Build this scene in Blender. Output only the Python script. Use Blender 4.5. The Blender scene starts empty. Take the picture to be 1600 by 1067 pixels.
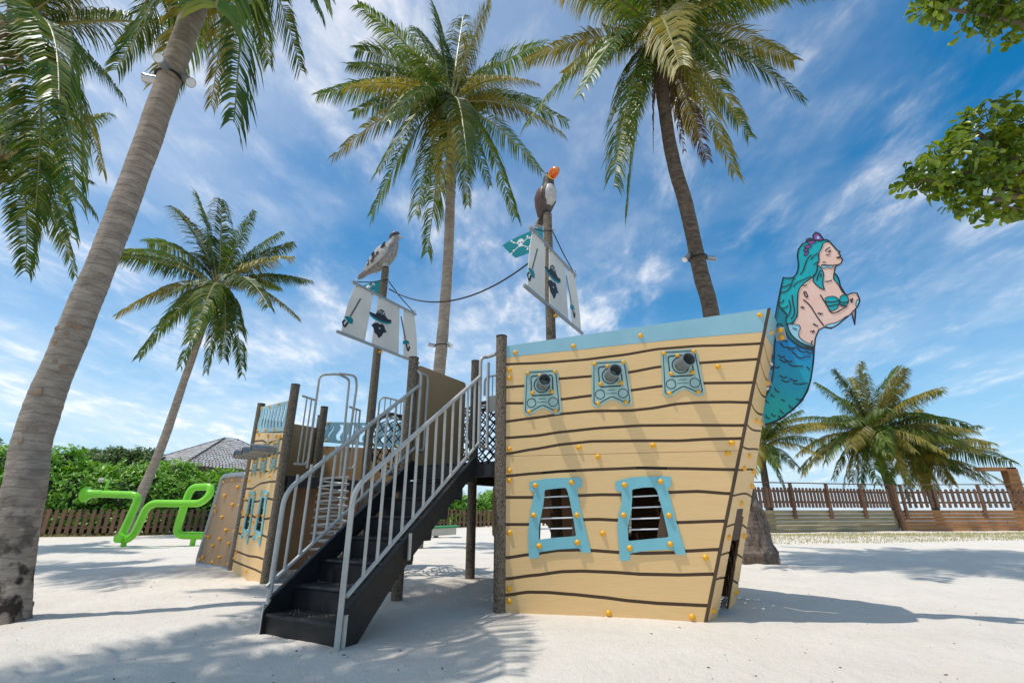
import bpy, bmesh, math, random
import numpy as np
from mathutils import Vector, Matrix, noise
from mathutils.geometry import tessellate_polygon

scene = bpy.context.scene
COL = scene.collection
R = math.radians

# ---------------------------------------------------------------- camera
EYE = 0.93
cam_d = bpy.data.cameras.new('camera'); cam = bpy.data.objects.new('camera', cam_d); COL.objects.link(cam)
cam.location = (0, 0, EYE)
cam.rotation_euler = (R(90) + math.atan(263/745.), 0, 0)
cam_d.sensor_width = 36; cam_d.lens = 745/1600*36; cam_d.clip_end = 9000; cam_d.clip_start = .05
scene.camera = cam

# ---------------------------------------------------------------- sky and sun
LIGHT = Vector((.33, .105, -1)).normalized()          # direction the sunlight travels
SUN_EL = math.asin(-LIGHT.z)
world = bpy.data.worlds.new('World'); scene.world = world; world.use_nodes = True
wn = world.node_tree; wn.nodes.clear()
def wnode(t, **k):
    n = wn.nodes.new(t)
    for a, v in k.items(): setattr(n, a, v)
    return n
def wmath(op, a, b=None):
    n = wnode('ShaderNodeMath', operation=op)
    for i, v in enumerate((a, b)):
        if v is None: continue
        if isinstance(v, (int, float)): n.inputs[i].default_value = v
        else: wn.links.new(v, n.inputs[i])
    return n.outputs[0]
sky = wnode('ShaderNodeTexSky', sky_type='NISHITA', sun_disc=False, sun_elevation=SUN_EL, sun_rotation=math.atan2(-LIGHT.x, -LIGHT.y),
            air_density=1.0, dust_density=.2, ozone_density=1.6)
hsv = wnode('ShaderNodeHueSaturation'); hsv.inputs['Saturation'].default_value = 1.46; hsv.inputs['Hue'].default_value = .490; hsv.inputs['Value'].default_value = .86
wn.links.new(sky.outputs[0], hsv.inputs['Color'])
tcw = wnode('ShaderNodeTexCoord'); sepw = wnode('ShaderNodeSeparateXYZ'); wn.links.new(tcw.outputs['Generated'], sepw.inputs[0])
den = wmath('MAXIMUM', wmath('ADD', sepw.outputs[2], .16), .05)
comb = wnode('ShaderNodeCombineXYZ')
wn.links.new(wmath('DIVIDE', sepw.outputs[0], den), comb.inputs[0]); wn.links.new(wmath('DIVIDE', sepw.outputs[1], den), comb.inputs[1])
def cloud_noise(scale, rot, stretch, detail, rough, dist, seed):
    mp = wnode('ShaderNodeMapping'); mp.inputs['Rotation'].default_value = (0, 0, R(rot)); mp.inputs['Scale'].default_value = (stretch[0], stretch[1], 1); mp.inputs['Location'].default_value = (seed, seed*.7, seed*.3)
    wn.links.new(comb.outputs[0], mp.inputs[0])
    n = wnode('ShaderNodeTexNoise'); n.inputs['Scale'].default_value = scale; n.inputs['Detail'].default_value = detail; n.inputs['Roughness'].default_value = rough; n.inputs['Distortion'].default_value = dist
    wn.links.new(mp.outputs[0], n.inputs['Vector']); return n.outputs['Fac']
def wramp(v, lo, hi):
    n = wnode('ShaderNodeMapRange', interpolation_type='SMOOTHSTEP'); wn.links.new(v, n.inputs[0]); n.inputs[1].default_value = lo; n.inputs[2].default_value = hi; return n.outputs[0]
streak = wramp(cloud_noise(2.3, -48, (1.5, .62), 10, .62, .35, 3.1), .44, .78)
puff = wramp(cloud_noise(6.5, -40, (1.25, .8), 9, .6, .25, 5.3), .42, .72)
lean = wmath('MULTIPLY', sepw.outputs[0], -.16)         # a cloud bank lies to the left
broad = wramp(wmath('ADD', cloud_noise(.8, 20, (.9, 1.1), 6, .55, .3, 8.6), lean), .33, .74)
mask = wmath('ADD', wmath('MULTIPLY', streak, wmath('ADD', wmath('MULTIPLY', puff, .75), .25)), wmath('MULTIPLY', broad, wmath('ADD', wmath('MULTIPLY', puff, .3), .36)))
mask = wmath('MULTIPLY', wmath('MINIMUM', mask, 1.0), .78)
hz = wnode('ShaderNodeMapRange', interpolation_type='SMOOTHSTEP'); wn.links.new(sepw.outputs[2], hz.inputs[0]); hz.inputs[1].default_value = .42; hz.inputs[2].default_value = -.02; hz.inputs[4].default_value = .8
hmix = wnode('ShaderNodeMix', data_type='RGBA'); wn.links.new(hz.outputs[0], hmix.inputs['Factor']); wn.links.new(hsv.outputs[0], hmix.inputs[6]); hmix.inputs[7].default_value = (2.5, 4.0, 5.6, 1)
cmix = wnode('ShaderNodeMix', data_type='RGBA')
wn.links.new(mask, cmix.inputs['Factor']); wn.links.new(hmix.outputs[2], cmix.inputs[6]); cmix.inputs[7].default_value = (7.3, 7.1, 6.9, 1)
bg = wnode('ShaderNodeBackground'); bg.inputs['Strength'].default_value = .15
wn.links.new(cmix.outputs[2], bg.inputs['Color'])
wout = wnode('ShaderNodeOutputWorld'); wn.links.new(bg.outputs[0], wout.inputs[0])

sun_d = bpy.data.lights.new('sun', 'SUN'); sun = bpy.data.objects.new('sun', sun_d); COL.objects.link(sun)
sun_d.energy = 2.75; sun_d.angle = R(.53); sun_d.color = (1, .97, .92)
sun.rotation_euler = LIGHT.to_track_quat('-Z', 'Y').to_euler()
scene.view_settings.view_transform = 'Standard'; scene.view_settings.look = 'None'
scene.view_settings.exposure = 0.22; scene.view_settings.gamma = 1

# ---------------------------------------------------------------- materials
MAT = {}
def material(name, col, rough=.5, metal=0, spec=.5, var=None, scale=8, detail=5, stretch=(1, 1, 1), bump=0, bscale=40, bdist=.01, coord='Object', trans=0, rand=0, bstretch=None, coat=0, thr=(.35, .65), island=None):
    m = bpy.data.materials.new(name); m.use_nodes = True; nt = m.node_tree; b = nt.nodes['Principled BSDF']; MAT[name] = m
    L = nt.links.new
    b.inputs['Roughness'].default_value = rough; b.inputs['Metallic'].default_value = metal; b.inputs['Specular IOR Level'].default_value = spec
    b.inputs['Coat Weight'].default_value = coat
    tc = nt.nodes.new('ShaderNodeTexCoord')
    def nz(sc, st, det=detail, off=0):
        mp = nt.nodes.new('ShaderNodeMapping'); mp.inputs['Scale'].default_value = st; mp.inputs['Location'].default_value = (off, off, off)
        L(tc.outputs[coord], mp.inputs[0]); n = nt.nodes.new('ShaderNodeTexNoise'); n.inputs['Scale'].default_value = sc; n.inputs['Detail'].default_value = det; n.inputs['Roughness'].default_value = .6
        L(mp.outputs[0], n.inputs['Vector']); return n.outputs['Fac']
    colout = None
    if var:
        mr = nt.nodes.new('ShaderNodeMapRange'); mr.inputs[1].default_value = thr[0]; mr.inputs[2].default_value = thr[1]; L(nz(scale, stretch), mr.inputs[0])
        mx = nt.nodes.new('ShaderNodeMix'); mx.data_type = 'RGBA'; L(mr.outputs[0], mx.inputs['Factor']); mx.inputs[6].default_value = (*col, 1); mx.inputs[7].default_value = (*var, 1); colout = mx.outputs[2]
    if island:                                         # every leaf or leaflet has its own tone
        ge = nt.nodes.new('ShaderNodeNewGeometry'); pw = nt.nodes.new('ShaderNodeMath'); pw.operation = 'POWER'; L(ge.outputs['Random Per Island'], pw.inputs[0]); pw.inputs[1].default_value = island[1]
        mi = nt.nodes.new('ShaderNodeMix'); mi.data_type = 'RGBA'; L(pw.outputs[0], mi.inputs['Factor']); mi.inputs[7].default_value = (*island[0], 1)
        if colout: L(colout, mi.inputs[6])
        else: mi.inputs[6].default_value = (*col, 1)
        colout = mi.outputs[2]
    if rand:
        oi = nt.nodes.new('ShaderNodeObjectInfo'); hs = nt.nodes.new('ShaderNodeHueSaturation')
        mr = nt.nodes.new('ShaderNodeMapRange'); L(oi.outputs['Random'], mr.inputs[0]); mr.inputs[3].default_value = 1-rand; mr.inputs[4].default_value = 1+rand; L(mr.outputs[0], hs.inputs['Value'])
        if colout: L(colout, hs.inputs['Color'])
        else: hs.inputs['Color'].default_value = (*col, 1)
        colout = hs.outputs[0]
    if colout: L(colout, b.inputs['Base Color'])
    else: b.inputs['Base Color'].default_value = (*col, 1)
    if bump:
        bp = nt.nodes.new('ShaderNodeBump'); bp.inputs['Strength'].default_value = bump; bp.inputs['Distance'].default_value = bdist
        L(nz(bscale, bstretch or stretch, 6, 4), bp.inputs['Height']); L(bp.outputs[0], b.inputs['Normal'])
    if trans:
        tr = nt.nodes.new('ShaderNodeBsdfTranslucent'); ms = nt.nodes.new('ShaderNodeMixShader'); ms.inputs[0].default_value = trans
        if colout: 
            g = nt.nodes.new('ShaderNodeHueSaturation'); g.inputs['Value'].default_value = 1.5; g.inputs['Saturation'].default_value = 1.05; L(colout, g.inputs['Color']); L(g.outputs[0], tr.inputs[0])
        else: tr.inputs[0].default_value = (*[min(1, c*1.5) for c in col], 1)
        L(b.outputs[0], ms.inputs[1]); L(tr.outputs[0], ms.inputs[2]); L(ms.outputs[0], nt.nodes['Material Output'].inputs[0])
    return m

material('hull_tan', (.83, .55, .25), .42, spec=.35, var=(.77, .50, .22), scale=5, stretch=(1, 1, 26), bump=.06, bscale=60, bstretch=(.4, .4, 8), bdist=.003)
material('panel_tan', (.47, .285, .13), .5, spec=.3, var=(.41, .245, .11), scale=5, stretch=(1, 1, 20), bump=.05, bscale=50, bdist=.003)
material('groove', (.085, .048, .023), .7)
material('hull_blue', (.30, .53, .59), .38, spec=.4, var=(.27, .49, .55), scale=3)
material('frame_blue', (.21, .52, .575), .4, spec=.4, var=(.19, .48, .53), scale=4)
material('plate_teal', (.36, .52, .47), .35, spec=.5, var=(.31, .47, .43), scale=6)
material('engrave', (.02, .03, .035), .6)
material('bolt_yellow', (.88, .42, .015), .28, spec=.5)
material('tube_grey', (.33, .34, .345), .32, metal=.55, var=(.27, .28, .29), scale=14, bump=.05, bscale=90, bdist=.002)
material('rail_grey', (.55, .52, .46), .38, metal=.15, var=(.46, .44, .39), scale=9, bump=.06, bscale=120, bdist=.001)
material('post_bark', (.24, .185, .125), .75, var=(.055, .04, .026), scale=85, detail=3, stretch=(1, 1, .55), bump=.8, bscale=70, bdist=.012, bstretch=(1, 1, .6), thr=(.44, .6))
material('post_cap', (.02, .019, .018), .5)
material('stair_black', (.015, .015, .016), .45, spec=.3, var=(.024, .023, .022), scale=12, bump=.12, bscale=150, bdist=.002)
material('deck_black', (.018, .018, .019), .5, var=(.028, .027, .026), scale=20)
material('net_black', (.012, .012, .013), .6)
material('wire_white', (.75, .76, .77), .35)
material('sail_white', (.80, .77, .70), .5, var=(.73, .70, .64), scale=3, trans=.22)
material('batten', (.42, .41, .39), .4, metal=.5)
material('ink_black', (.018, .016, .02), .5)
material('ink_teal', (.0, .235, .27), .4)
material('ink_steel', (.17, .165, .16), .45)
material('ink_white', (.8, .8, .78), .45)
material('flag_teal', (.005, .25, .29), .42, trans=.1)
material('skin_print', (.80, .545, .44), .4, var=(.80, .50, .385), scale=5, detail=1)
material('hair_print', (.0, .34, .37), .4, var=(.0, .40, .42), scale=7, detail=1)
material('fin_print', (.06, .36, .60), .4, var=(.02, .20, .42), scale=9, detail=1)
material('hip_print', (.30, .58, .70), .4)
material('crown_print', (.26, .07, .31), .4)
material('lip_print', (.33, .03, .045), .4)
material('dagger_print', (.30, .22, .24), .4)
material('board_edge', (.0, .19, .25), .45)
material('clear_plate', (.30, .32, .31), .2)
material('green_tube', (.24, .70, .03), .3, spec=.5, var=(.21, .63, .03), scale=3)
material('fence_brown', (.22, .125, .07), .8, var=(.145, .082, .047), scale=9, stretch=(1, 1, .25), rand=.22, bump=.2, bscale=40, bstretch=(3, 3, .3))
material('fence_right', (.21, .11, .06), .8, var=(.14, .072, .042), scale=7, rand=.2, bump=.2, bscale=40)
material('board_green', (.37, .29, .16), .8, var=(.25, .20, .105), scale=2.6, detail=7, stretch=(.5, .5, 5), rand=.18, bump=.25, bscale=25, bstretch=(.4, .4, 6))
material('board_orange', (.46, .225, .085), .75, var=(.31, .14, .05), scale=2.6, detail=7, stretch=(.5, .5, 5), rand=.18, bump=.25, bscale=25, bstretch=(.4, .4, 6))
material('shingle', (.56, .53, .50), .85, var=(.40, .35, .31), scale=1.7, detail=6, bump=.3, bscale=12)
material('fascia', (.075, .048, .032), .8)
material('wall_dark', (.03, .024, .02), .8)
material('trunk_grey', (.47, .385, .305), .85, var=(.29, .23, .18), scale=5, detail=8, stretch=(1, 1, 2.4), bump=.8, bscale=26, bdist=.03, bstretch=(.6, .6, 2.2))
material('trunk_brown', (.175, .135, .10), .9, var=(.07, .05, .037), scale=6, detail=8, stretch=(1, 1, 2.2), bump=.8, bscale=22, bdist=.03, bstretch=(.7, .7, 2))
def ring_marks(name, col, blotch=False):
    m = MAT[name]; nt = m.node_tree; L = nt.links.new; b = nt.nodes['Principled BSDF']; src = b.inputs['Base Color'].links[0].from_socket
    tc = nt.nodes.new('ShaderNodeTexCoord'); wv = nt.nodes.new('ShaderNodeTexWave'); wv.bands_direction = 'Z'; wv.wave_profile = 'SAW'; wv.inputs['Scale'].default_value = 3.6; wv.inputs['Distortion'].default_value = 3.5; wv.inputs['Detail'].default_value = 4; wv.inputs['Detail Scale'].default_value = 1.6
    L(tc.outputs['Object'], wv.inputs['Vector']); mr = nt.nodes.new('ShaderNodeMapRange'); L(wv.outputs['Fac'], mr.inputs[0]); mr.inputs[1].default_value = .80; mr.inputs[2].default_value = 1.0; mr.inputs[4].default_value = .5
    mx = nt.nodes.new('ShaderNodeMix'); mx.data_type = 'RGBA'; L(mr.outputs[0], mx.inputs['Factor']); L(src, mx.inputs[6]); mx.inputs[7].default_value = (*col, 1); out = mx.outputs[2]
    bp = nt.nodes.new('ShaderNodeBump'); bp.inputs['Strength'].default_value = .9; bp.inputs['Distance'].default_value = .018; L(wv.outputs['Fac'], bp.inputs['Height'])
    if b.inputs['Normal'].links: L(b.inputs['Normal'].links[0].from_socket, bp.inputs['Normal'])
    L(bp.outputs[0], b.inputs['Normal'])
    if blotch:                                         # old dark sheath remains on the lowest metre of the trunk
        sp = nt.nodes.new('ShaderNodeSeparateXYZ'); L(tc.outputs['Object'], sp.inputs[0]); r1 = nt.nodes.new('ShaderNodeMapRange'); L(sp.outputs[2], r1.inputs[0]); r1.inputs[1].default_value = 1.3; r1.inputs[2].default_value = .35
        n1 = nt.nodes.new('ShaderNodeTexNoise'); n1.inputs['Scale'].default_value = 7; n1.inputs['Detail'].default_value = 8; L(tc.outputs['Object'], n1.inputs['Vector']); r2 = nt.nodes.new('ShaderNodeMapRange'); L(n1.outputs['Fac'], r2.inputs[0]); r2.inputs[1].default_value = .48; r2.inputs[2].default_value = .58
        mu = nt.nodes.new('ShaderNodeMath'); mu.operation = 'MULTIPLY'; L(r1.outputs[0], mu.inputs[0]); L(r2.outputs[0], mu.inputs[1]); m2 = nt.nodes.new('ShaderNodeMix'); m2.data_type = 'RGBA'; L(mu.outputs[0], m2.inputs['Factor']); L(out, m2.inputs[6]); m2.inputs[7].default_value = (.03, .022, .016, 1); out = m2.outputs[2]
    L(out, b.inputs['Base Color'])
ring_marks('trunk_grey', (.10, .08, .062), True); ring_marks('trunk_brown', (.05, .037, .028))
material('root', (.28, .215, .17), .95, var=(.10, .07, .052), scale=9, detail=8, stretch=(1, 1, .5), bump=1, bscale=20, bdist=.05, bstretch=(1, 1, .35))
material('lichen', (.36, .22, .12), .9, var=(.26, .20, .15), scale=22)
material('frond_green', (.036, .095, .011), .45, spec=.42, trans=.36, island=((.24, .24, .03), 3.4), var=(.08, .14, .014), scale=2.5, rand=.3)
material('frond_yellow', (.24, .20, .022), .42, spec=.45, island=((.36, .27, .04), 1.6), trans=.32, var=(.12, .15, .03), scale=2.5, rand=.25)
material('frond_dead', (.20, .115, .05), .7, var=(.11, .065, .03), scale=4, rand=.25)
material('rachis', (.22, .22, .055), .45, var=(.30, .24, .07), scale=4)
material('fibre', (.25, .15, .065), .85, var=(.12, .07, .03), scale=14, bump=.5, bscale=30)
material('coconut', (.34, .22, .05), .5, var=(.2, .17, .04), scale=6)
material('leaf_hedge', (.09, .27, .016), .38, spec=.5, trans=.3, var=(.16, .38, .03), scale=2.2, thr=(.3, .7), island=((.32, .52, .06), 2.0))
material('leaf_back', (.05, .115, .02), .5, island=((.13, .21, .04), 1.5), trans=.25, var=(.10, .18, .03), scale=2)
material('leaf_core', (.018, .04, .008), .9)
material('leaf_broad', (.03, .085, .010), .33, island=((.30, .36, .03), 1.9), spec=.5, trans=.33, var=(.17, .25, .022), scale=4.5)
material('leaf_yellow', (.50, .50, .03), .4, trans=.3)
material('twig', (.16, .12, .085), .9, bump=.4, bscale=30)
material('grass_dry', (.50, .42, .22), .8, trans=.25, var=(.34, .34, .11), scale=1.6)
material('debris', (.07, .05, .035), .9, var=(.13, .10, .07), scale=3)
material('lamp_metal', (.50, .51, .52), .35, metal=.6)
material('lamp_glass', (.85, .87, .9), .1)
material('strap', (.012, .012, .012), .6)
material('bird_grey', (.38, .355, .33), .55, var=(.19, .175, .165), scale=16)
material('bird_white', (.54, .52, .48), .5, var=(.36, .335, .31), scale=22)
material('bird_dark', (.055, .045, .042), .45, var=(.09, .07, .06), scale=14)
material('bird_brown', (.155, .075, .05), .45, var=(.08, .045, .035), scale=12)
material('beak_red', (.72, .075, .012), .28, var=(.78, .27, .015), scale=9)
material('beak_yellow', (.75, .42, .02), .3)
material('beak_pale', (.48, .42, .36), .5)
material('eye_black', (.01, .01, .01), .15)
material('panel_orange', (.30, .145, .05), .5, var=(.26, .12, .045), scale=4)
material('wall_tan_shaded', (.37, .225, .105), .5, var=(.33, .195, .09), scale=4)  # climbing wall tan, darkened so the colour carries the panel's shade
material('toy_green', (.03, .26, .08), .4)
material('spray', (.40, .24, .06), .7, var=(.25, .14, .04), scale=5)
material('toy_blue', (.02, .10, .35), .35)
material('toy_orange', (.75, .24, .015), .35)
material('toy_red', (.45, .02, .02), .35)

# tail print: the artwork itself runs from blue at the hips to green-teal at the tip
mt = material('tail_print', (.0, .12, .36), .38)
nt = mt.node_tree; tc = nt.nodes.new('ShaderNodeTexCoord'); sp = nt.nodes.new('ShaderNodeSeparateXYZ'); nt.links.new(tc.outputs['Object'], sp.inputs[0])
nz = nt.nodes.new('ShaderNodeTexNoise'); nz.inputs['Scale'].default_value = 3.5; nt.links.new(tc.outputs['Object'], nz.inputs['Vector'])
ad = nt.nodes.new('ShaderNodeMath'); ad.operation = 'MULTIPLY_ADD'; nt.links.new(nz.outputs['Fac'], ad.inputs[0]); ad.inputs[1].default_value = .7; nt.links.new(sp.outputs[2], ad.inputs[2])
rp = nt.nodes.new('ShaderNodeMapRange'); nt.links.new(ad.outputs[0], rp.inputs[0]); rp.inputs[1].default_value = 2.2; rp.inputs[2].default_value = 2.9
mx = nt.nodes.new('ShaderNodeMix'); mx.data_type = 'RGBA'; nt.links.new(rp.outputs[0], mx.inputs['Factor']); mx.inputs[6].default_value = (.0, .36, .34, 1); mx.inputs[7].default_value = (.005, .23, .50, 1)
nt.links.new(mx.outputs[2], nt.nodes['Principled BSDF'].inputs['Base Color'])

# sand: white coral sand with fine relief
ms = material('sand', (.76, .735, .69), .9, spec=.2)
nt = ms.node_tree; L = nt.links.new; bs = nt.nodes['Principled BSDF']; tc = nt.nodes.new('ShaderNodeTexCoord')
def sand_noise(sc, det, rough=.6):
    n = nt.nodes.new('ShaderNodeTexNoise'); n.inputs['Scale'].default_value = sc; n.inputs['Detail'].default_value = det; n.inputs['Roughness'].default_value = rough; L(tc.outputs['Object'], n.inputs['Vector']); return n.outputs['Fac']
mx = nt.nodes.new('ShaderNodeMix'); mx.data_type = 'RGBA'; mr = nt.nodes.new('ShaderNodeMapRange'); mr.inputs[1].default_value = .35; mr.inputs[2].default_value = .75
L(sand_noise(1.3, 8), mr.inputs[0]); L(mr.outputs[0], mx.inputs['Factor']); mx.inputs[6].default_value = (.83, .745, .635, 1); mx.inputs[7].default_value = (.74, .655, .55, 1)
mx2 = nt.nodes.new('ShaderNodeMix'); mx2.data_type = 'RGBA'; mr = nt.nodes.new('ShaderNodeMapRange'); mr.inputs[1].default_value = .62; mr.inputs[2].default_value = .78
L(sand_noise(95, 3), mr.inputs[0]); L(mr.outputs[0], mx2.inputs['Factor']); L(mx.outputs[2], mx2.inputs[6]); mx2.inputs[7].default_value = (.50, .46, .40, 1); L(mx2.outputs[2], bs.inputs['Base Color'])
b1 = nt.nodes.new('ShaderNodeBump'); b1.inputs['Strength'].default_value = .75; b1.inputs['Distance'].default_value = .045; L(sand_noise(7.5, 8, .66), b1.inputs['Height'])
b2 = nt.nodes.new('ShaderNodeBump'); b2.inputs['Strength'].default_value = .5; b2.inputs['Distance'].default_value = .008; L(sand_noise(60, 6, .7), b2.inputs['Height']); L(b1.outputs[0], b2.inputs['Normal']); L(b2.outputs[0], bs.inputs['Normal'])
mw = material('sea_water', (.02, .17, .26), .12, spec=.6, bump=.3, bscale=.6, bdist=.2)

# ---------------------------------------------------------------- mesh helpers
UP = Vector((0, 0, 1))
def mesh(name, V, F, mats, smooth=False, fm=None):
    me = bpy.data.meshes.new(name); me.from_pydata([tuple(v) for v in V], [], [tuple(f) for f in F]); 
    for m in (mats if isinstance(mats, (list, tuple)) else [mats]): me.materials.append(MAT[m])
    if fm is not None: me.polygons.foreach_set('material_index', fm)
    if smooth: me.polygons.foreach_set('use_smooth', [True]*len(me.polygons))
    me.update(); return me
def put(name, me, parent=None, loc=None, rot=None, label=None, cat=None, group=None, kind=None):
    o = bpy.data.objects.new(name, me); COL.objects.link(o)
    if loc is not None: o.location = loc
    if rot is not None: o.rotation_euler = rot
    if parent is not None:
        o.parent = parent; o.matrix_parent_inverse = Matrix.Translation(-WLOC[parent.name])
        WLOC[o.name] = Vector((0, 0, 0))                # part meshes are in world coordinates
    for k, v in (('label', label), ('category', cat), ('group', group), ('kind', kind)):
        if v: o[k] = v
    return o
WLOC = {}
def thing(name, label, cat, loc, group=None):
    o = put(name, None, loc=loc, label=label, cat=cat, group=group); o.empty_display_size = .2; WLOC[o.name] = Vector(loc); return o
class B:
    """collects geometry in world coordinates"""
    def __init__(s): s.V = []; s.F = []; s.M = []
    def add(s, V, F, m=0):
        n = len(s.V); s.V += [Vector(v) for v in V]; s.F += [tuple(i+n for i in f) for f in F]; s.M += [m]*len(F)
    def box(s, c, u, v, w, m=0):                       # half-extent vectors
        c, u, v, w = map(Vector, (c, u, v, w)); P = []
        for i in (-1, 1):
            for j in (-1, 1):
                for k in (-1, 1): P.append(c+i*u+j*v+k*w)
        s.add(P, [(0, 1, 3, 2), (4, 6, 7, 5), (0, 4, 5, 1), (2, 3, 7, 6), (0, 2, 6, 4), (1, 5, 7, 3)], m)
    def bar(s, p, q, wid, hgt, side=None, m=0):
        p, q = Vector(p), Vector(q); t = (q-p); l = t.length; t.normalize()
        sd = Vector(side) if side is not None else t.cross(UP)
        if sd.length < 1e-4: sd = Vector((1, 0, 0))
        sd = (sd - t*sd.dot(t)).normalized(); n = t.cross(sd)
        s.box((p+q)/2, t*l/2, sd*wid/2, n*hgt/2, m)
    def tube(s, pts, r, n=10, caps=True, m=0, closed=False):
        pts = [Vector(p) for p in pts]; k = len(pts); rs = r if isinstance(r, (list, tuple)) else [r]*k
        T = []
        for i in range(k):
            a = pts[(i-1) % k] if closed or i > 0 else pts[i]; b = pts[(i+1) % k] if closed or i < k-1 else pts[i]
            T.append((b-a).normalized())
        x = T[0].orthogonal().normalized() if abs(T[0].z) > .999 else T[0].cross(UP).normalized(); V = []
        for i in range(k):
            x = (x - T[i]*x.dot(T[i])).normalized(); y = T[i].cross(x)
            for j in range(n):
                a = 2*math.pi*j/n; V.append(pts[i]+(x*math.cos(a)+y*math.sin(a))*rs[i])
        F = []
        for i in range(k if closed else k-1):
            i2 = (i+1) % k
            for j in range(n): F.append((i*n+j, i*n+(j+1) % n, i2*n+(j+1) % n, i2*n+j))
        if caps and not closed: F += [tuple(range(n-1, -1, -1)), tuple((k-1)*n+j for j in range(n))]
        s.add(V, F, m)
    def slab(s, outer, holes, f, t0, t1, m=0):         # polygon in 2-D pushed out between offsets t0 < t1; f(u,v,t) -> world
        loops = [outer]+list(holes); P = [p for l in loops for p in l]; n = len(P)
        tris = tessellate_polygon([[Vector((p[0], p[1], 0)) for p in l] for l in loops])
        V = [f(p[0], p[1], t1) for p in P]+[f(p[0], p[1], t0) for p in P]; F = []
        want = (f(0, 0, 1)-f(0, 0, 0))
        for a, b, c in tris:
            nn = (V[b]-V[a]).cross(V[c]-V[a])
            if nn.dot(want) < 0: a, b, c = c, b, a
            F.append((a, b, c)); F.append((a+n, c+n, b+n))
        k = 0
        for l in loops:
            q = len(l)
            for i in range(q):
                a, b = k+i, k+(i+1) % q; F.append((a, b, b+n, a+n))
            k += q
        s.add(V, F, m)
    def mesh(s, name, mats, smooth=False): return mesh(name, s.V, s.F, mats, smooth, s.M if any(s.M) else None)
    def put(s, name, mats, parent=None, smooth=False, **k):
        me = s.mesh(name, mats, smooth)
        if not smooth or smooth == 'auto': pass
        return put(name, me, parent, **k)
def recalc(me):
    bm = bmesh.new(); bm.from_mesh(me); bmesh.ops.recalc_face_normals(bm, faces=bm.faces); bm.to_mesh(me); bm.free()
def part(name, mats, parent, fn, smooth=False, **k):
    b = B(); fn(b); me = b.mesh(name, mats, False); recalc(me)
    if smooth:
        me.polygons.foreach_set('use_smooth', [True]*len(me.polygons))
        try: me.set_sharp_from_angle(angle=R(42))
        except Exception: pass
    return put(name, me, parent, **k)
def rounded(pts, r, n=5):                              # polyline with rounded corners
    pts = [Vector(p) for p in pts]; out = [pts[0]]
    for i in range(1, len(pts)-1):
        a, b, c = pts[i-1], pts[i], pts[i+1]; d1 = (a-b); d2 = (c-b); rr = min(r, d1.length*.49, d2.length*.49)
        p, q = b+d1.normalized()*rr, b+d2.normalized()*rr
        for j in range(n+1):
            t = j/n; out.append(p*(1-t)**2+b*2*t*(1-t)+q*t*t)
    return out+[pts[-1]]
def smooth2(P, it=2, closed=True):                     # corner cutting on 2-D outlines
    for _ in range(it):
        Q = []; n = len(P)
        if not closed: Q.append(P[0])
        for i in range(n if closed else n-1):
            a, b = P[i], P[(i+1) % n]
            Q += [(a[0]*.75+b[0]*.25, a[1]*.75+b[1]*.25), (a[0]*.25+b[0]*.75, a[1]*.25+b[1]*.75)]
        if not closed: Q.append(P[-1])
        P = Q
    return P
def roundpoly(P, r, n=3):
    out = []; k = len(P)
    for i in range(k):
        a, b, c = Vector(P[i-1]), Vector(P[i]), Vector(P[(i+1) % k]); d1, d2 = a-b, c-b; rr = min(r, d1.length*.45, d2.length*.45)
        p, q = b+d1.normalized()*rr, b+d2.normalized()*rr
        for j in range(n+1):
            t = j/n; v = p*(1-t)**2+b*2*t*(1-t)+q*t*t; out.append((v.x, v.y))
    return out
def inside(p, P):
    x, y = p; c = False; j = len(P)-1
    for i in range(len(P)):
        xi, yi = P[i]; xj, yj = P[j]
        if (yi > y) != (yj > y) and x < (xj-xi)*(y-yi)/(yj-yi)+xi: c = not c
        j = i
    return c
def interp(L, t):
    if t <= L[0][0]: return L[0][1]
    for (a, b), (c, d) in zip(L, L[1:]):
        if t <= c:
            u = (t-a)/(c-a); u = u*u*(3-2*u)*.35+u*.65; return b+(d-b)*u
    return L[-1][1]
def ribbon(b, pts, w, f, t0, t1, m=0):                 # painted stroke with a little body
    n = len(pts); Lp, Rp = [], []
    for i in range(n):
        a = Vector(pts[max(0, i-1)]); c = Vector(pts[min(n-1, i+1)]); d = (c-a)
        if d.length < 1e-6: d = Vector((1, 0))
        d.normalize(); nn = Vector((-d.y, d.x)); k = w/2*(1 if 0 < i < n-1 else .55)
        p = Vector(pts[i]); Lp.append(p+nn*k); Rp.append(p-nn*k)
    V = [f(p.x, p.y, t1) for p in Lp+Rp]+[f(p.x, p.y, t0) for p in Lp+Rp]; F = []; h = 2*n
    for i in range(n-1):
        F += [(i, i+1, n+i+1, n+i), (h+i, h+n+i, h+n+i+1, h+i+1), (i, h+i, h+i+1, i+1), (n+i, n+i+1, h+n+i+1, h+n+i)]
    F += [(0, n, h+n, h), (n-1, h+n-1, h+2*n-1, 2*n-1)]
    b.add(V, F, m)

# ---------------------------------------------------------------- frames of the play ship
D0 = Vector((-.12, 5.18, 0)); AX = Vector((.8724, -.4888, 0)); BX = Vector((.4888, .8724, 0))
def S(a, b, z=0): return D0+AX*a+BX*b+UP*z
HALF = 1.25                                            # ship centre line

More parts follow.
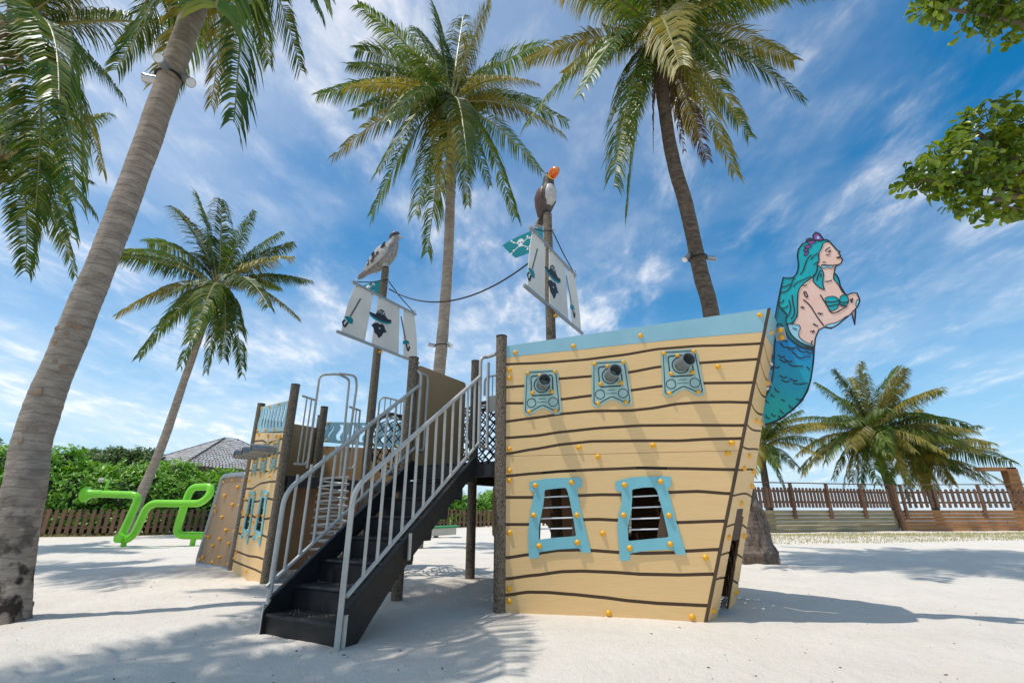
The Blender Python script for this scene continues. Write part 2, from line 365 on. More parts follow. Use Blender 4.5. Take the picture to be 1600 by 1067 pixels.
MERMAID={'board':[(2.94,3.387),(2.974,3.364),(3.029,3.356),(3.068,3.388),(3.094,3.435),(3.111,3.503),(3.118,3.61),(3.142,3.683),(3.189,3.738),(3.229,3.751),(3.239,3.782),(3.277,3.786),(3.298,3.77),(3.306,3.814),(3.337,3.845),(3.369,3.81),(3.393,3.733),(3.421,3.721),(3.44,3.695),(3.463,3.634),(3.487,3.574),(3.509,3.544),(3.495,3.527),(3.506,3.503),(3.499,3.488),(3.514,3.454),(3.492,3.411),(3.455,3.4),(3.434,3.382),(3.42,3.34),(3.412,3.319),(3.43,3.28),(3.438,3.221),(3.436,3.153),(3.462,3.056),(3.481,3.045),(3.515,3.057),(3.559,3.049),(3.567,2.99),(3.566,2.958),(3.539,2.904),(3.514,2.877),(3.499,2.81),(3.473,2.711),(3.473,2.783),(3.472,2.837),(3.433,2.81),(3.336,2.74),(3.271,2.71),(3.215,2.736),(3.159,2.712),(3.114,2.629),(3.083,2.513),(3.051,2.376),(2.995,2.196),(2.947,2.085),(2.881,1.99),(2.789,1.907),(2.688,1.838),(2.601,1.794),(2.496,1.769),(2.411,1.773),(2.492,1.998),(2.544,2.158),(2.61,2.416),(2.668,2.581),(2.758,2.843),(2.829,3.061),(2.884,3.224)],'skin':[(3.38,3.694),(3.437,3.69),(3.461,3.632),(3.484,3.572),(3.505,3.544),(3.492,3.528),(3.502,3.504),(3.495,3.488),(3.51,3.455),(3.49,3.417),(3.454,3.405),(3.431,3.386),(3.416,3.341),(3.398,3.299),(3.388,3.25),(3.416,3.203),(3.431,3.126),(3.454,3.048),(3.48,3.04),(3.514,3.053),(3.556,3.045),(3.564,2.991),(3.537,2.91),(3.434,2.814),(3.337,2.747),(3.272,2.719),(3.219,2.744),(3.157,2.712),(3.112,2.629),(3.087,2.555),(3.033,2.588),(2.982,2.639),(2.966,2.692),(3.005,2.771),(2.943,2.821),(2.947,2.825),(3.002,2.904),(3.027,3.064),(3.054,3.197),(3.096,3.257),(3.178,3.308),(3.261,3.369),(3.301,3.488),(3.316,3.577),(3.356,3.641)],'hair':[(3.38,3.694),(3.44,3.695),(3.421,3.721),(3.381,3.728),(3.295,3.754),(3.24,3.757),(3.189,3.738),(3.142,3.683),(3.12,3.61),(3.111,3.503),(3.094,3.435),(3.068,3.388),(3.029,3.356),(2.974,3.364),(2.94,3.384),(2.889,3.223),(2.848,3.091),(2.86,3.019),(2.887,2.985),(2.906,2.935),(2.879,2.866),(2.886,2.831),(2.941,2.838),(2.997,2.9),(3.025,3.064),(3.055,3.197),(3.115,3.264),(3.195,3.303),(3.272,3.378),(3.277,3.447),(3.305,3.487),(3.315,3.58),(3.358,3.64)],'lock':[(3.285,3.457),(3.311,3.397),(3.321,3.33),(3.296,3.255),(3.286,3.189),(3.297,3.135),(3.239,3.2),(3.2,3.29),(3.263,3.368)],'nape':[(3.413,3.318),(3.43,3.28),(3.439,3.215),(3.435,3.153),(3.46,3.058),(3.44,3.085),(3.421,3.185),(3.392,3.252)],'tail':[(2.804,2.765),(2.852,2.806),(2.862,2.71),(2.917,2.614),(2.987,2.551),(3.079,2.508),(3.049,2.376),(2.994,2.197),(2.944,2.088),(2.879,1.992),(2.787,1.911),(2.686,1.841),(2.599,1.798),(2.493,1.774),(2.415,1.776),(2.492,1.998),(2.585,2.094),(2.65,2.241),(2.696,2.428),(2.726,2.609),(2.757,2.704)],'belt':[(2.85,2.811),(2.885,2.832),(2.896,2.729),(2.942,2.64),(3.011,2.574),(3.084,2.535),(3.078,2.505),(2.985,2.539),(2.916,2.608),(2.861,2.704)],'hip':[(2.885,2.832),(2.943,2.823),(3.014,2.792),(2.966,2.692),(2.987,2.639),(3.034,2.591),(3.087,2.551),(3.084,2.535),(3.011,2.574),(2.942,2.64),(2.896,2.729)],'fin':[(2.76,2.843),(2.852,2.806),(2.76,2.709),(2.728,2.608),(2.697,2.428),(2.653,2.247),(2.585,2.094),(2.496,2.004),(2.546,2.158),(2.613,2.416),(2.67,2.58)],'foam1':[(2.628,2.438),(2.658,2.452),(2.683,2.412),(2.685,2.393),(2.651,2.404)],'foam2':[(2.542,2.183),(2.569,2.155),(2.618,2.167),(2.608,2.139),(2.571,2.131),(2.542,2.147)],'top1':[(3.269,3.051),(3.311,3.064),(3.362,3.058),(3.396,3.017),(3.387,2.953),(3.36,2.914),(3.314,2.896),(3.29,2.907)],'top2':[(3.399,3.016),(3.421,3.05),(3.456,3.057),(3.475,3.033),(3.476,2.966),(3.44,2.93),(3.393,2.927)],'crown1':[(3.3,3.773),(3.311,3.819),(3.338,3.839),(3.367,3.808),(3.39,3.734),(3.371,3.721),(3.327,3.732)],'crown2':[(3.24,3.762),(3.276,3.776),(3.315,3.738),(3.316,3.719),(3.267,3.705),(3.24,3.735)],'crown3':[(3.192,3.7),(3.232,3.715),(3.272,3.691),(3.261,3.668),(3.216,3.675)],'crown4':[(3.175,3.656),(3.206,3.674),(3.243,3.661),(3.213,3.633)],'crown5':[(3.182,3.615),(3.209,3.636),(3.236,3.632),(3.216,3.598),(3.185,3.58)],'lip':[(3.462,3.49),(3.49,3.502),(3.501,3.493),(3.494,3.483),(3.498,3.473),(3.477,3.471)],'eye':[(3.394,3.576),(3.424,3.595),(3.437,3.579),(3.423,3.564)],'dagger':[(3.471,2.842),(3.492,2.865),(3.514,2.877),(3.498,2.81),(3.473,2.717)],'cuff':[(3.213,2.747),(3.254,2.761),(3.331,2.762),(3.436,2.823),(3.429,2.808),(3.336,2.742),(3.271,2.714)],'knuckle':[(3.532,2.954),(3.554,2.982),(3.565,2.963),(3.54,2.909),(3.521,2.897)],'collar':[(3.312,3.448),(3.362,3.427),(3.437,3.405),(3.388,3.377),(3.371,3.405),(3.338,3.394),(3.318,3.407)],'gem':[(3.332,3.782),(3.353,3.794),(3.362,3.761),(3.341,3.748)],'lines':[[(3.235,3.524),(3.26,3.559),(3.31,3.587)],[(3.103,3.376),(3.141,3.411),(3.173,3.487),(3.207,3.55),(3.255,3.585)],[(3.246,3.461),(3.292,3.485)],[(3.02,3.246),(3.045,3.287),(3.123,3.309),(3.2,3.331)],[(2.897,3.275),(2.949,3.269),(2.995,3.291)],[(2.883,3.203),(2.948,3.21),(2.998,3.257),(3.019,3.323),(3.053,3.356)],[(2.949,3.104),(2.956,3.034),(2.938,2.957),(2.886,2.899)],[(2.991,3.159),(2.981,3.074),(2.984,2.982),(2.968,2.917),(2.929,2.879)],[(2.857,3.089),(2.886,3.089),(2.905,3.12)],[(2.857,3.031),(2.897,3.017),(2.934,3.044)],[(3.083,3.081),(3.133,3.007),(3.169,2.865),(3.212,2.753)],[(3.244,3.102),(3.277,2.976),(3.305,2.849),(3.456,2.927)],[(3.313,3.24),(3.356,3.232),(3.379,3.241)],[(3.381,3.588),(3.401,3.616),(3.434,3.622)],[(3.379,3.544),(3.4,3.538),(3.418,3.546)],[(3.333,3.468),(3.363,3.46)],[(3.243,3.268),(3.268,3.332),(3.3,3.382)],[(3.281,3.305),(3.296,3.337)],[(3.28,3.015),(3.332,2.992),(3.39,3.002)],[(3.28,2.964),(3.325,2.955),(3.385,2.964)],[(3.399,2.983),(3.438,2.964),(3.472,2.973)],[(3.397,2.95),(3.434,2.943)],[(3.103,3.244),(3.147,3.236)],[(3.041,2.998),(3.079,2.979)],[(3.18,2.896),(3.23,2.886)],[(3.194,2.905),(3.21,2.874)],[(3.12,2.787),(3.159,2.759)],[(3.103,3.168),(3.121,3.17),(3.131,3.104),(3.117,3.093),(3.102,3.139),(3.103,3.168)],[(3.496,3.0),(3.492,2.941),(3.513,3.002)],[(3.319,3.436),(3.402,3.408),(3.458,3.404)],[(3.495,3.527),(3.491,3.543)],[(3.05,2.996),(3.069,3.004)],[(3.462,3.49),(3.5,3.486)],[(2.803,2.727),(2.817,2.656),(2.86,2.636)],[(2.789,2.635),(2.814,2.576),(2.859,2.572),(2.855,2.544),(2.905,2.542)],[(2.859,2.572),(2.897,2.556),(2.938,2.559)],[(2.933,2.56),(2.967,2.496),(3.022,2.499),(3.023,2.477),(3.071,2.47)],[(2.876,2.522),(2.914,2.48),(2.91,2.457),(2.965,2.427),(2.984,2.451),(3.036,2.44)],[(2.745,2.506),(2.775,2.465),(2.808,2.478)],[(2.753,2.456),(2.787,2.415),(2.822,2.412)],[(2.793,2.45),(2.832,2.414),(2.868,2.412)],[(2.825,2.397),(2.863,2.356),(2.903,2.356),(2.955,2.345)],[(2.697,2.379),(2.716,2.358),(2.74,2.379)],[(2.981,2.339),(3.004,2.303)],[(2.723,2.279),(2.753,2.245),(2.79,2.253)],[(2.736,2.23),(2.765,2.197),(2.805,2.207)],[(2.808,2.238),(2.846,2.198),(2.876,2.202)],[(2.833,2.182),(2.879,2.159),(2.963,2.166)],[(2.656,2.151),(2.666,2.114),(2.694,2.099)],[(2.611,2.091),(2.621,2.061),(2.641,2.059)],[(2.554,2.039),(2.556,2.006),(2.579,2.001)],[(2.696,2.023),(2.727,1.997)],[(2.831,2.015),(2.859,1.992),(2.886,2.009)],[(2.757,1.959),(2.764,1.925),(2.792,1.916)],[(2.668,1.917),(2.678,1.882),(2.7,1.876)],[(2.584,1.885),(2.593,1.855),(2.618,1.853)],[(2.531,1.872),(2.534,1.838),(2.564,1.832)],[(2.644,1.862),(2.649,1.831),(2.675,1.836)],[(2.804,2.765),(2.757,2.704),(2.728,2.608),(2.697,2.428),(2.653,2.247),(2.585,2.094),(2.496,2.004)],[(2.698,2.539),(2.671,2.531),(2.65,2.497)],[(2.7,2.514),(2.673,2.499),(2.655,2.465)],[(2.703,2.488),(2.678,2.474)],[(2.652,2.349),(2.678,2.382)],[(2.603,2.271),(2.615,2.246)],[(2.557,2.145),(2.57,2.096)],[(2.529,2.101),(2.542,2.052)],[(2.576,2.131),(2.586,2.1)],[(2.762,2.798),(2.795,2.811)],[(2.779,2.839),(2.824,2.856),(2.852,2.806)],[(2.93,2.779),(2.967,2.754)],[(3.124,2.792),(3.162,2.754)],[(3.08,2.714),(3.122,2.7)],[(3.116,2.72),(3.101,2.692)],[(3.065,2.571),(3.075,2.599),(3.086,2.609)],[(2.85,2.811),(2.861,2.704),(2.916,2.608),(2.985,2.539),(3.078,2.505),(3.084,2.535)],[(2.885,2.832),(2.896,2.729),(2.942,2.64),(3.011,2.574),(3.084,2.535)]]}
DECAL={'hat':[(-0.376,4.102),(-0.344,4.114),(-0.226,4.117),(-0.185,4.2),(-0.104,4.252),(-0.032,4.243),(0.014,4.164),(0.073,4.129),(0.163,4.142),(0.164,4.078),(0.066,4.036),(-0.09,4.009),(-0.265,4.023),(-0.352,4.045)],'brim':[(-0.374,4.089),(-0.346,4.079),(-0.252,4.054),(-0.095,4.043),(0.046,4.057),(0.165,4.101),(0.164,4.073),(0.067,4.028),(-0.089,4.001),(-0.264,4.015),(-0.351,4.04)],'beard':[(-0.298,3.892),(-0.238,3.952),(-0.156,3.981),(-0.103,3.972),(-0.037,4.001),(0.003,3.968),(0.047,3.902),(0.086,3.882),(0.001,3.846),(-0.042,3.766),(-0.104,3.711),(-0.145,3.759),(-0.205,3.779),(-0.249,3.856)],'blade1':[(-0.61,4.263),(-0.572,4.265),(-0.742,3.878),(-0.779,3.877)],'guard1':[(-0.884,3.827),(-0.816,3.869),(-0.726,3.871),(-0.69,3.834),(-0.696,3.769),(-0.784,3.751),(-0.837,3.807)],'grip1':[(-0.914,3.73),(-0.879,3.792),(-0.835,3.79),(-0.877,3.736),(-0.86,3.687),(-0.816,3.764),(-0.781,3.769),(-0.795,3.722),(-0.83,3.661),(-0.881,3.668)],'blade2':[(0.381,4.296),(0.42,4.296),(0.582,3.907),(0.545,3.887)],'guard2':[(0.492,3.832),(0.556,3.891),(0.643,3.898),(0.689,3.847),(0.604,3.815),(0.508,3.792)],'grip2':[(0.573,3.806),(0.615,3.824),(0.652,3.74),(0.667,3.82),(0.712,3.777),(0.677,3.696),(0.629,3.696)]}
PALM={'P3':((-2.13,13.0,14.28),[(-4.99,0.5,1.03),(-4.38,1,4.14),(-3.64,-0.5,-2.63),(-2.09,-1,-5.36),(-0.72,-1.5,-6.01),(-0.58,0.5,-5.56),(-2.5,1.5,7.2),(-1.22,0.5,6.89),(0.21,1.2,7.75),(1.3,-0.5,4.53),(3.36,0.5,3.52),(3.84,-0.3,-1.54),(2.41,-0.8,-5.45),(1.33,1.2,-2.44),(-1.12,-3.2,-3.82),(1.19,-3.2,-6.01),(0.34,-2.6,-6.33),(2.85,-2.2,-1.4),(-1.56,-2.2,-4.63),(-0.9,3.5,7.68),(-2.48,3.0,5.86),(1.7,3.0,5.86)]),'P4':((3.92,9.3,12.74),[(-3.59,-0.5,-3.34),(-3.08,0.3,2.72),(-1.9,-0.8,-5.76),(3.18,-0.3,-2.36),(4.06,0.8,0.2),(2.13,0.4,-2.89),(0.89,-0.8,-4.94),(1.45,1.4,-2.74),(3.58,-0.4,1.29),(3.98,0.8,4.95),(-0.99,0.3,4.7),(1.17,0.5,5.97),(2.84,1.5,6.43),(-1.25,1.5,5.47),(-0.93,-2.9,-4.35),(-2.37,1.6,0.63),(-2.57,-1.9,-3.96),(-0.45,1.8,-1.25),(0.13,-2.4,-3.85),(-1.17,0.4,-5.08)]),'P2':((-12.95,19.0,10.13),[(-4.99,0,1.76),(-3.62,-0.5,-1.49),(-3.17,0.6,-3.06),(-5.04,1.2,3.26),(-3.49,0.5,4.75),(-1.62,-0.6,4.59),(-1.45,0.9,5.26),(1.12,-0.4,3.69),(2.08,0.5,3.18),(3.46,-0.6,1.19),(3.64,0.3,-1.31),(1.79,1.8,0.87),(2.11,-0.5,-4.07),(1.88,-1.5,-3.71),(0.1,0.3,-3.71),(0.06,-1.2,-3.93),(-0.37,-2.5,-1.75),(1.55,-3.0,-3.47),(3.85,-2.6,-2.05),(-3.03,3.4,5.1)]),'R1':((20.29,27.0,4.81),[(-2.31,0.4,3.21),(-4.67,-0.3,0.31),(-4.14,0.4,-2.05),(-1.21,0.2,3.94),(-0.04,-0.5,4.2),(1.02,2.0,3.95),(3.06,0.6,4.29),(1.54,-1.4,2.67),(5.14,0.4,2.82),(6.19,1.8,1.69),(7.21,0.1,0.88),(4.6,-0.8,-0.73),(-2.65,-1.2,-2.48),(-2.45,0.5,-2.25),(-0.22,-2.8,-1.13),(-2.15,-3.6,-0.76),(-3.64,-3.2,-1.02),(4.35,3.3,2.18),(3.99,1.5,-1.01),(-2.48,-1.5,-3.0),(-0.54,-1.2,-3.05),(-0.27,-2,-2.68),(-4.28,-2,-1.58),(-2.3,-2.5,-2.64),(-1.64,1.0,-2.64),(0.65,-2.5,-0.62)]),'R2':((24.52,29.5,3.64),[(5.74,0,0.0),(2.37,-0.8,-1.01),(2.27,0.6,-1.08),(-2.11,0.2,-1.1),(3.18,0.9,2.06),(0.63,-0.5,3.09),(-0.59,0.6,2.01),(6.0,0.8,1.32),(-3.29,-2.5,-0.67),(-1.65,-3.4,-0.25),(3.75,-0.6,2.09),(-1.79,1.4,0.6),(-0.16,-1,-2.07),(-2.05,-1,-2.07),(2.92,-1,-1.34),(0.46,-2,-0.74),(-1.64,-2.0,-1.83)]),'R3':((12.8,25.0,3.93),[(2.68,0.4,1.66),(3.08,-0.3,0.29),(2.05,0.4,-1.09),(4.29,0.7,1.3),(-1.78,0.2,0.35),(0.82,-0.6,1.88),(0.61,0.6,2.4),(-1.23,-0.5,1.56),(-1.4,0.8,-1.06),(-0.69,-2.6,-1.17),(-2.0,-2.8,-1.47),(0.59,-0.5,-1.92),(-1.33,-0.5,-2.07)]),'P1':((-4.4,4.8,9.51),[(1.15,-0.4,-4.31),(1.8,-0.2,-2.25),(1.05,0.9,-2.01),(-0.71,1.5,-2.11),(-0.68,0.4,-2.83),(-1.89,0.9,-2.01),(-0.19,-0.6,-3.23),(1.64,0.5,0.21),(0.53,-1.4,-3.15),(-0.5,2.4,-0.11),(-2.59,1.0,6.26),(0.56,-0.6,2.16),(1.1,1.5,4.33),(-2.87,0.5,2.66),(-2.55,2.6,-0.74),(2.33,-2.4,-5.53),(2.67,-2.0,-4.42)]),'PC':((-11.02,7.6,10.71),[(2.77,0.2,-1.51),(2.67,0.4,-3.24),(3.31,-0.4,-4.73),(3.06,-0.6,-5.46),(0.69,1.6,-1.32),(1.65,0.5,1.37),(2.13,-0.6,1.01),(3.95,-1.8,-3.76),(-0.6,0.3,-2.27),(-2.76,0.5,-0.25),(-2.1,0.3,4.55),(-1.48,1.0,5.27),(-4.24,1.0,2.99)]),'PB':((-15.7,12.0,10.98),[(3.24,0.2,-1.71),(3.51,-0.5,-2.95),(1.21,0.9,-1.86),(2.47,-0.4,-3.95),(2.18,0.8,-0.09),(2.44,0.3,2.23),(-0.84,1.0,3.16),(-0.84,0.2,-2.04),(-3.06,0.4,0.46),(-0.91,0.1,3.34),(3.71,-1.2,-0.57),(-2.7,0.3,3.0),(-1.11,2.4,2.15)])}
BLOB=[(7.79,7.47,6.81,0.36),(8.21,7.41,6.98,0.51),(8.7,7.29,7.33,0.54),(9.0,7.13,7.78,0.4),(9.18,7.51,6.7,0.58),(9.64,7.33,7.21,0.48),(9.4,7.18,7.63,0.31),(8.82,7.57,6.53,0.43),(9.33,7.64,6.34,0.27),(10.27,7.43,6.93,0.6),(7.97,6.39,9.87,0.31),(8.46,6.34,10.0,0.42),(9.0,6.36,9.95,0.34),(9.45,6.43,9.75,0.41),(9.97,6.4,9.83,0.39),(8.46,6.16,10.52,0.48),(9.54,6.18,10.46,0.6)]
# ================================================================ GROUND
BUMPS = [(-.55, 6.9, .09, .7), (-3.3, 6.95, .05, .6), (2.3, 5.45, .08, .5), (-4.6, 8.5, .06, .8), (4.2, 9.1, .05, .9), (-1.3, 6.6, .05, .5), (-2.6, 5.6, .03, .8), (.9, 4.0, .03, .7), (-.6, 4.6, -.03, .5), (3.6, 4.2, .03, .8)]
def gz(x, y):
    z = .05*noise.noise((x*.28, y*.28, 2.2))+.024*noise.noise((x*.95+7, y*.95, .4))+.012*noise.noise((x*2.6, y*2.6, 5))+.006*noise.noise((x*6.5, y*6.5, 9))
    k = min(1, max(0, (math.hypot(x-.3, y-5.3)-1.9)/2.0)); z *= .35+.65*k
    if y < 16 and abs(x) < 16:                         # footprints and scuffs
        d_, _ = noise.voronoi((x*1.9, y*1.9, .5)); q = max(0, 1-d_[0]/.42); z -= .034*q*q*(3-2*q)*k
        d_, _ = noise.voronoi((x*3.4+5, y*3.4, 3.5)); q = max(0, 1-d_[0]/.4); z -= .012*q*q*(3-2*q)
    for bx, by, h, r in BUMPS: z += h*math.exp(-((x-bx)**2+(y-by)**2)/(r*r))
    if y > 27: z += .15*min(1, (y-27)/3)
    if x > -6 and y > 33: z -= min(1.6, (y-33)*.12)
    return z
def geom(start, step, grow, end):
    out = []; v = start
    while v < end: out.append(v); step *= grow; v += step
    return out+[end]
xs = [-v for v in geom(12, .12, 1.22, 900)][::-1]+[-11.92+.085*i for i in range(281)]+geom(12, .12, 1.22, 900)
ys = [-v for v in geom(0, .4, 1.4, 300)][::-1]+[.5, 1, 1.5, 2, 2.4]+[2.6+.07*i for i in range(158)]+geom(13.7, .09, 1.05, 30)+geom(30.6, .6, 1.25, 900)
nx, ny = len(xs), len(ys)
V = [(x, y, gz(x, y)) for y in ys for x in xs]
F = [(j*nx+i, j*nx+i+1, (j+1)*nx+i+1, (j+1)*nx+i) for j in range(ny-1) for i in range(nx-1)]
put('ground', mesh('ground', V, F, 'sand', True), kind='structure')
put('sea', mesh('sea', [(-4, 36, -.3), (4000, 36, -.3), (4000, 6000, -.3), (-4000, 6000, -.3), (-4000, 910, -.3), (-4, 60, -.3)], [(0, 1, 2, 3, 4, 5)], 'sea_water'), kind='structure')

rng = random.Random(5)
b = B()
for i in range(420):                                   # dark specks: twig bits, seeds, coral crumbs
    y = 3.0+7*rng.random()**1.6; x = (rng.random()*2-1)*(y*1.15)
    s = .0025+.0045*rng.random()**3; z = gz(x, y)+s*.5; a = rng.random()*6.3; e = 1+2.2*rng.random()
    u = Vector((math.cos(a), math.sin(a), 0))*s*e; v = Vector((-math.sin(a), math.cos(a), 0))*s; w = UP*s*.6
    c = Vector((x, y, z)); b.add([c-u, c+v, c+u, c-v, c+w, c-w], [(0, 1, 4), (1, 2, 4), (2, 3, 4), (3, 0, 4), (1, 0, 5), (2, 1, 5), (3, 2, 5), (0, 3, 5)])
b.put('sand_debris', 'debris', label='small dark twig bits and crumbs scattered over the white sand', cat='debris', kind='stuff')

# ================================================================ PLAY SHIP HULL
PR = .0625                                             # post radius
def post(parent, p, z1, r=PR, z0=-.3, name='post', cap=True):
    o = part(name, 'post_bark', parent, lambda b: b.tube([(p.x, p.y, z0), (p.x, p.y, z1)], r, 20), True)
    if cap: part('post_cap', 'post_cap', o, lambda b: b.tube([(p.x, p.y, z1+.002), (p.x, p.y, z1+.014)], r+.003, 20), True)
    return o
bb = B(); n = 10                                       # one dome bolt, shared by all
rings = [(.027, 0), (.027, .008), (.021, .010), (.019, .017), (.013, .023), (.0, .025)]
V = []
for r_, h in rings[:-1]: V += [(r_*math.cos(2*math.pi*j/n), r_*math.sin(2*math.pi*j/n), h) for j in range(n)]
V.append((0, 0, .025)); F = []
for i in range(len(rings)-2): F += [(i*n+j, i*n+(j+1) % n, (i+1)*n+(j+1) % n, (i+1)*n+j) for j in range(n)]
F += [((len(rings)-2)*n+j, (len(rings)-2)*n+(j+1) % n, len(V)-1) for j in range(n)]
bolt_me = mesh('bolt', V, F, 'bolt_yellow', True)
def bolt(parent, p, nrm, sc=1.0):
    o = put('bolt', bolt_me, parent, loc=p); o.rotation_euler = Vector(nrm).to_track_quat('Z', 'Y').to_euler(); o.scale = (sc, sc, sc); return o

ship = thing('pirate_ship_hull', 'tan plank-patterned pirate ship playhouse hull with blue windows, cannons and bark posts', 'playground ship', (D0.x, D0.y, 0))
P_D = S(0, 0); P_B = S(-1.30, 0); P_C = Vector((-.55, 6.9, 0)); P_A = S(-3.56, 0); P_A2 = S(-5.26, .61)
for p, z in ((P_D, 2.81), (P_B, 2.75), (P_C, 3.04), (P_A, 2.68), (P_A2, 2.68), (S(0, 2.5), 2.8), (S(-1.3, 2.5), 2.75), (S(-3.56, 2.5), 2.68), (S(-5.26, 1.89), 2.68), (S(-3.9, 1.0)+Vector((-.25, .3, 0)), 2.62)):
    post(ship, p, z)

DN = Vector((.9755, -.2198, 0)); NN = Vector((-.2198, -.9755, 0))       # near bow panel: along, outward
def PN(s, z, t=0): return D0+DN*s+UP*z+NN*t
FD = AX*(DN.dot(AX))-BX*(DN.dot(BX)); FN = Vector((FD.y, -FD.x, 0))*-1.0
P_F = S(0, 2.5)
def PF(s, z, t=0): return P_F+FD*s+UP*z+FN*t
L1 = math.hypot(1.7, .6); SD = (AX*-1.7+BX*.6)/L1; SN = Vector((-SD.y, SD.x, 0))
if SN.y > 0: SN = -SN
def PS(s, z, t=0): return P_A+SD*s+UP*z+SN*t
LINES = [[(.06,2.562),(.705,2.586),(1.534,2.618),(2.123,2.637),(2.757,2.645)],
 [(.06,2.478),(.487,2.468),(.911,2.472),(1.323,2.496),(1.725,2.538),(2.112,2.542),(2.391,2.529),(2.711,2.523)],
 [(.061,2.213),(.268,2.217),(.652,2.275),(.984,2.283),(1.388,2.301),(1.706,2.342),(2.127,2.358),(2.658,2.361)],
 [(.062,2.033),(.255,2.024),(.665,2.047),(.983,2.071),(1.393,2.107),(1.714,2.135),(2.136,2.142),(2.576,2.123)],
 [(.063,1.833),(.369,1.86),(.68,1.891),(.984,1.906),(1.376,1.895),(1.568,1.907),(1.854,1.943),(2.039,1.948),(2.309,1.94),(2.51,1.926)],
 [(.063,1.657),(.366,1.668),(.674,1.702),(1.072,1.728),(1.458,1.738),(1.83,1.728),(2.433,1.704)],
 [(.064,1.49),(.364,1.532),(.669,1.573),(.967,1.594),(1.445,1.586),(1.813,1.575),(2.083,1.582),(2.38,1.58)],
 [(.065,1.264),(.36,1.285),(.659,1.303),(1.047,1.315),(1.422,1.322),(1.783,1.31),(2.286,1.291)],
 [(.066,1.052),(.357,1.051),(.843,1.067),(1.032,1.073),(1.309,1.069),(1.671,1.09),(1.934,1.097),(2.221,1.074)],
 [(.067,.793),(.294,.794),(.832,.841),(.981,.845),(1.182,.837),(1.712,.819),(2.121,.834)],
 [(.068,.485),(.291,.517),(.595,.562),(.8,.569),(.91,.565),(1.161,.553),(1.355,.548),(1.649,.559),(1.77,.574),(2.038,.591)],
 [(.069,.298),(.345,.336),(.626,.375),(.809,.384),(1.078,.381),(1.34,.371),(1.68,.373),(1.97,.387)],
 [(.069,.156),(.287,.189),(.473,.192),(.71,.183),(.976,.168),(1.235,.147),(1.488,.136),(1.881,.133)]]
WR_O = [(1.172,1.193),(1.306,1.228),(1.445,1.238),(1.707,1.236),(1.696,1.136),(1.656,1.134),(1.688,.976),(1.707,.83),(1.765,.545),(1.675,.54),(1.655,.588),(1.386,.569),(1.261,.545),(1.261,.487),(1.167,.477),(1.162,.776),(1.185,.898),(1.219,.986),(1.227,1.102),(1.177,1.104)]
WR_I = [(1.325,1.119),(1.436,1.136),(1.54,1.138),(1.563,1.099),(1.595,.924),(1.628,.691),(1.483,.677),(1.256,.653),(1.26,.76),(1.305,.924),(1.323,1.03)]
WL_O = [(.312,1.204),(.492,1.232),(.844,1.239),(.845,1.146),(.792,1.138),(.815,.97),(.851,.792),(.902,.547),(.806,.546),(.794,.584),(.6,.572),(.399,.543),(.394,.491),(.298,.483),(.291,.699),(.318,.924),(.366,1.109),(.316,1.109)]
WL_I = [(.465,1.122),(.588,1.135),(.686,1.141),(.711,1.06),(.742,.88),(.767,.691),(.574,.677),(.397,.656),(.404,.789),(.452,.988),(.464,1.071)]
GW = .0145
def plank_mesh(parent, f, lo, hi, sL, sR, holes, t0, t1, mat='hull_tan', name='plank', step=.045):
    """strip between two wavy edges lo(s), hi(s); sL/sR(z) are the ends; cells inside holes are left open"""
    N = max(6, int((sR(1.5)-sL)/step)); K = max(1, int(round(.2/step)))
    V = []; idx = {}; F = []; keep = {}
    for i in range(N+1):
        for k in range(K+1):
            u = i/N; s = sL+(sR(1.2)-sL)*u
            for _ in range(3):
                z = lo(s)+(hi(s)-lo(s))*k/K; s = sL+(sR(z)-sL)*u
            z = lo(s)+(hi(s)-lo(s))*k/K
            idx[i, k] = len(V); V.append((s, z))
    for i in range(N):
        for k in range(K):
            q = [idx[i, k], idx[i+1, k], idx[i+1, k+1], idx[i, k+1]]
            c = (sum(V[j][0] for j in q)/4, sum(V[j][1] for j in q)/4)
            if any(inside(c, h) for h in holes): continue
            F.append(q)
    if not F: return None
    n = len(V); W = [f(s, z, t1) for s, z in V]+[f(s, z, t0) for s, z in V]
    ed = {}
    for q in F:
        for j in range(4):
            e = (q[j], q[(j+1) % 4]); key = tuple(sorted(e)); ed[key] = None if key in ed else e
    G = [tuple(q) for q in F]+[tuple(j+n for j in q[::-1]) for q in F]+[(e[1], e[0], e[0]+n, e[1]+n) for e in ed.values() if e]
    me = mesh(name, W, G, mat); recalc(me)
    return put(name, me, parent)
def shrink(P, k):
    cx = sum(p[0] for p in P)/len(P); cy = sum(p[1] for p in P)/len(P)
    return [(cx+(x-cx)*k, cy+(y-cy)*k) for x, y in P]
def curve(L): return lambda s: interp(L, s)
def window(parent, f, O, I, bolts, d):
    w = part('window_frame', 'frame_blue', parent, lambda b: b.slab(roundpoly(O, .02), [roundpoly(I, .02)], f, .012, .026))
    for p in bolts: bolt(w, f(p[0], p[1], .026), d)
    x0, x1 = min(p[0] for p in I), max(p[0] for p in I)
    def xr(z):
        xs_ = []
        for i in range(len(I)):
            (xa, za), (xb, zb) = I[i], I[(i+1) % len(I)]
            if (za > z) != (zb > z): xs_.append(xa+(xb-xa)*(z-za)/(zb-za))
        return min(xs_)-.03, max(xs_)+.03
    for z in (1.052, .95, .848, .751):
        a, c = xr(z); part('window_bar', 'wire_white', w, lambda b: b.tube([f(a, z, -.018), f(c, z+.012, -.018)], .0075, 6), True)
    return w
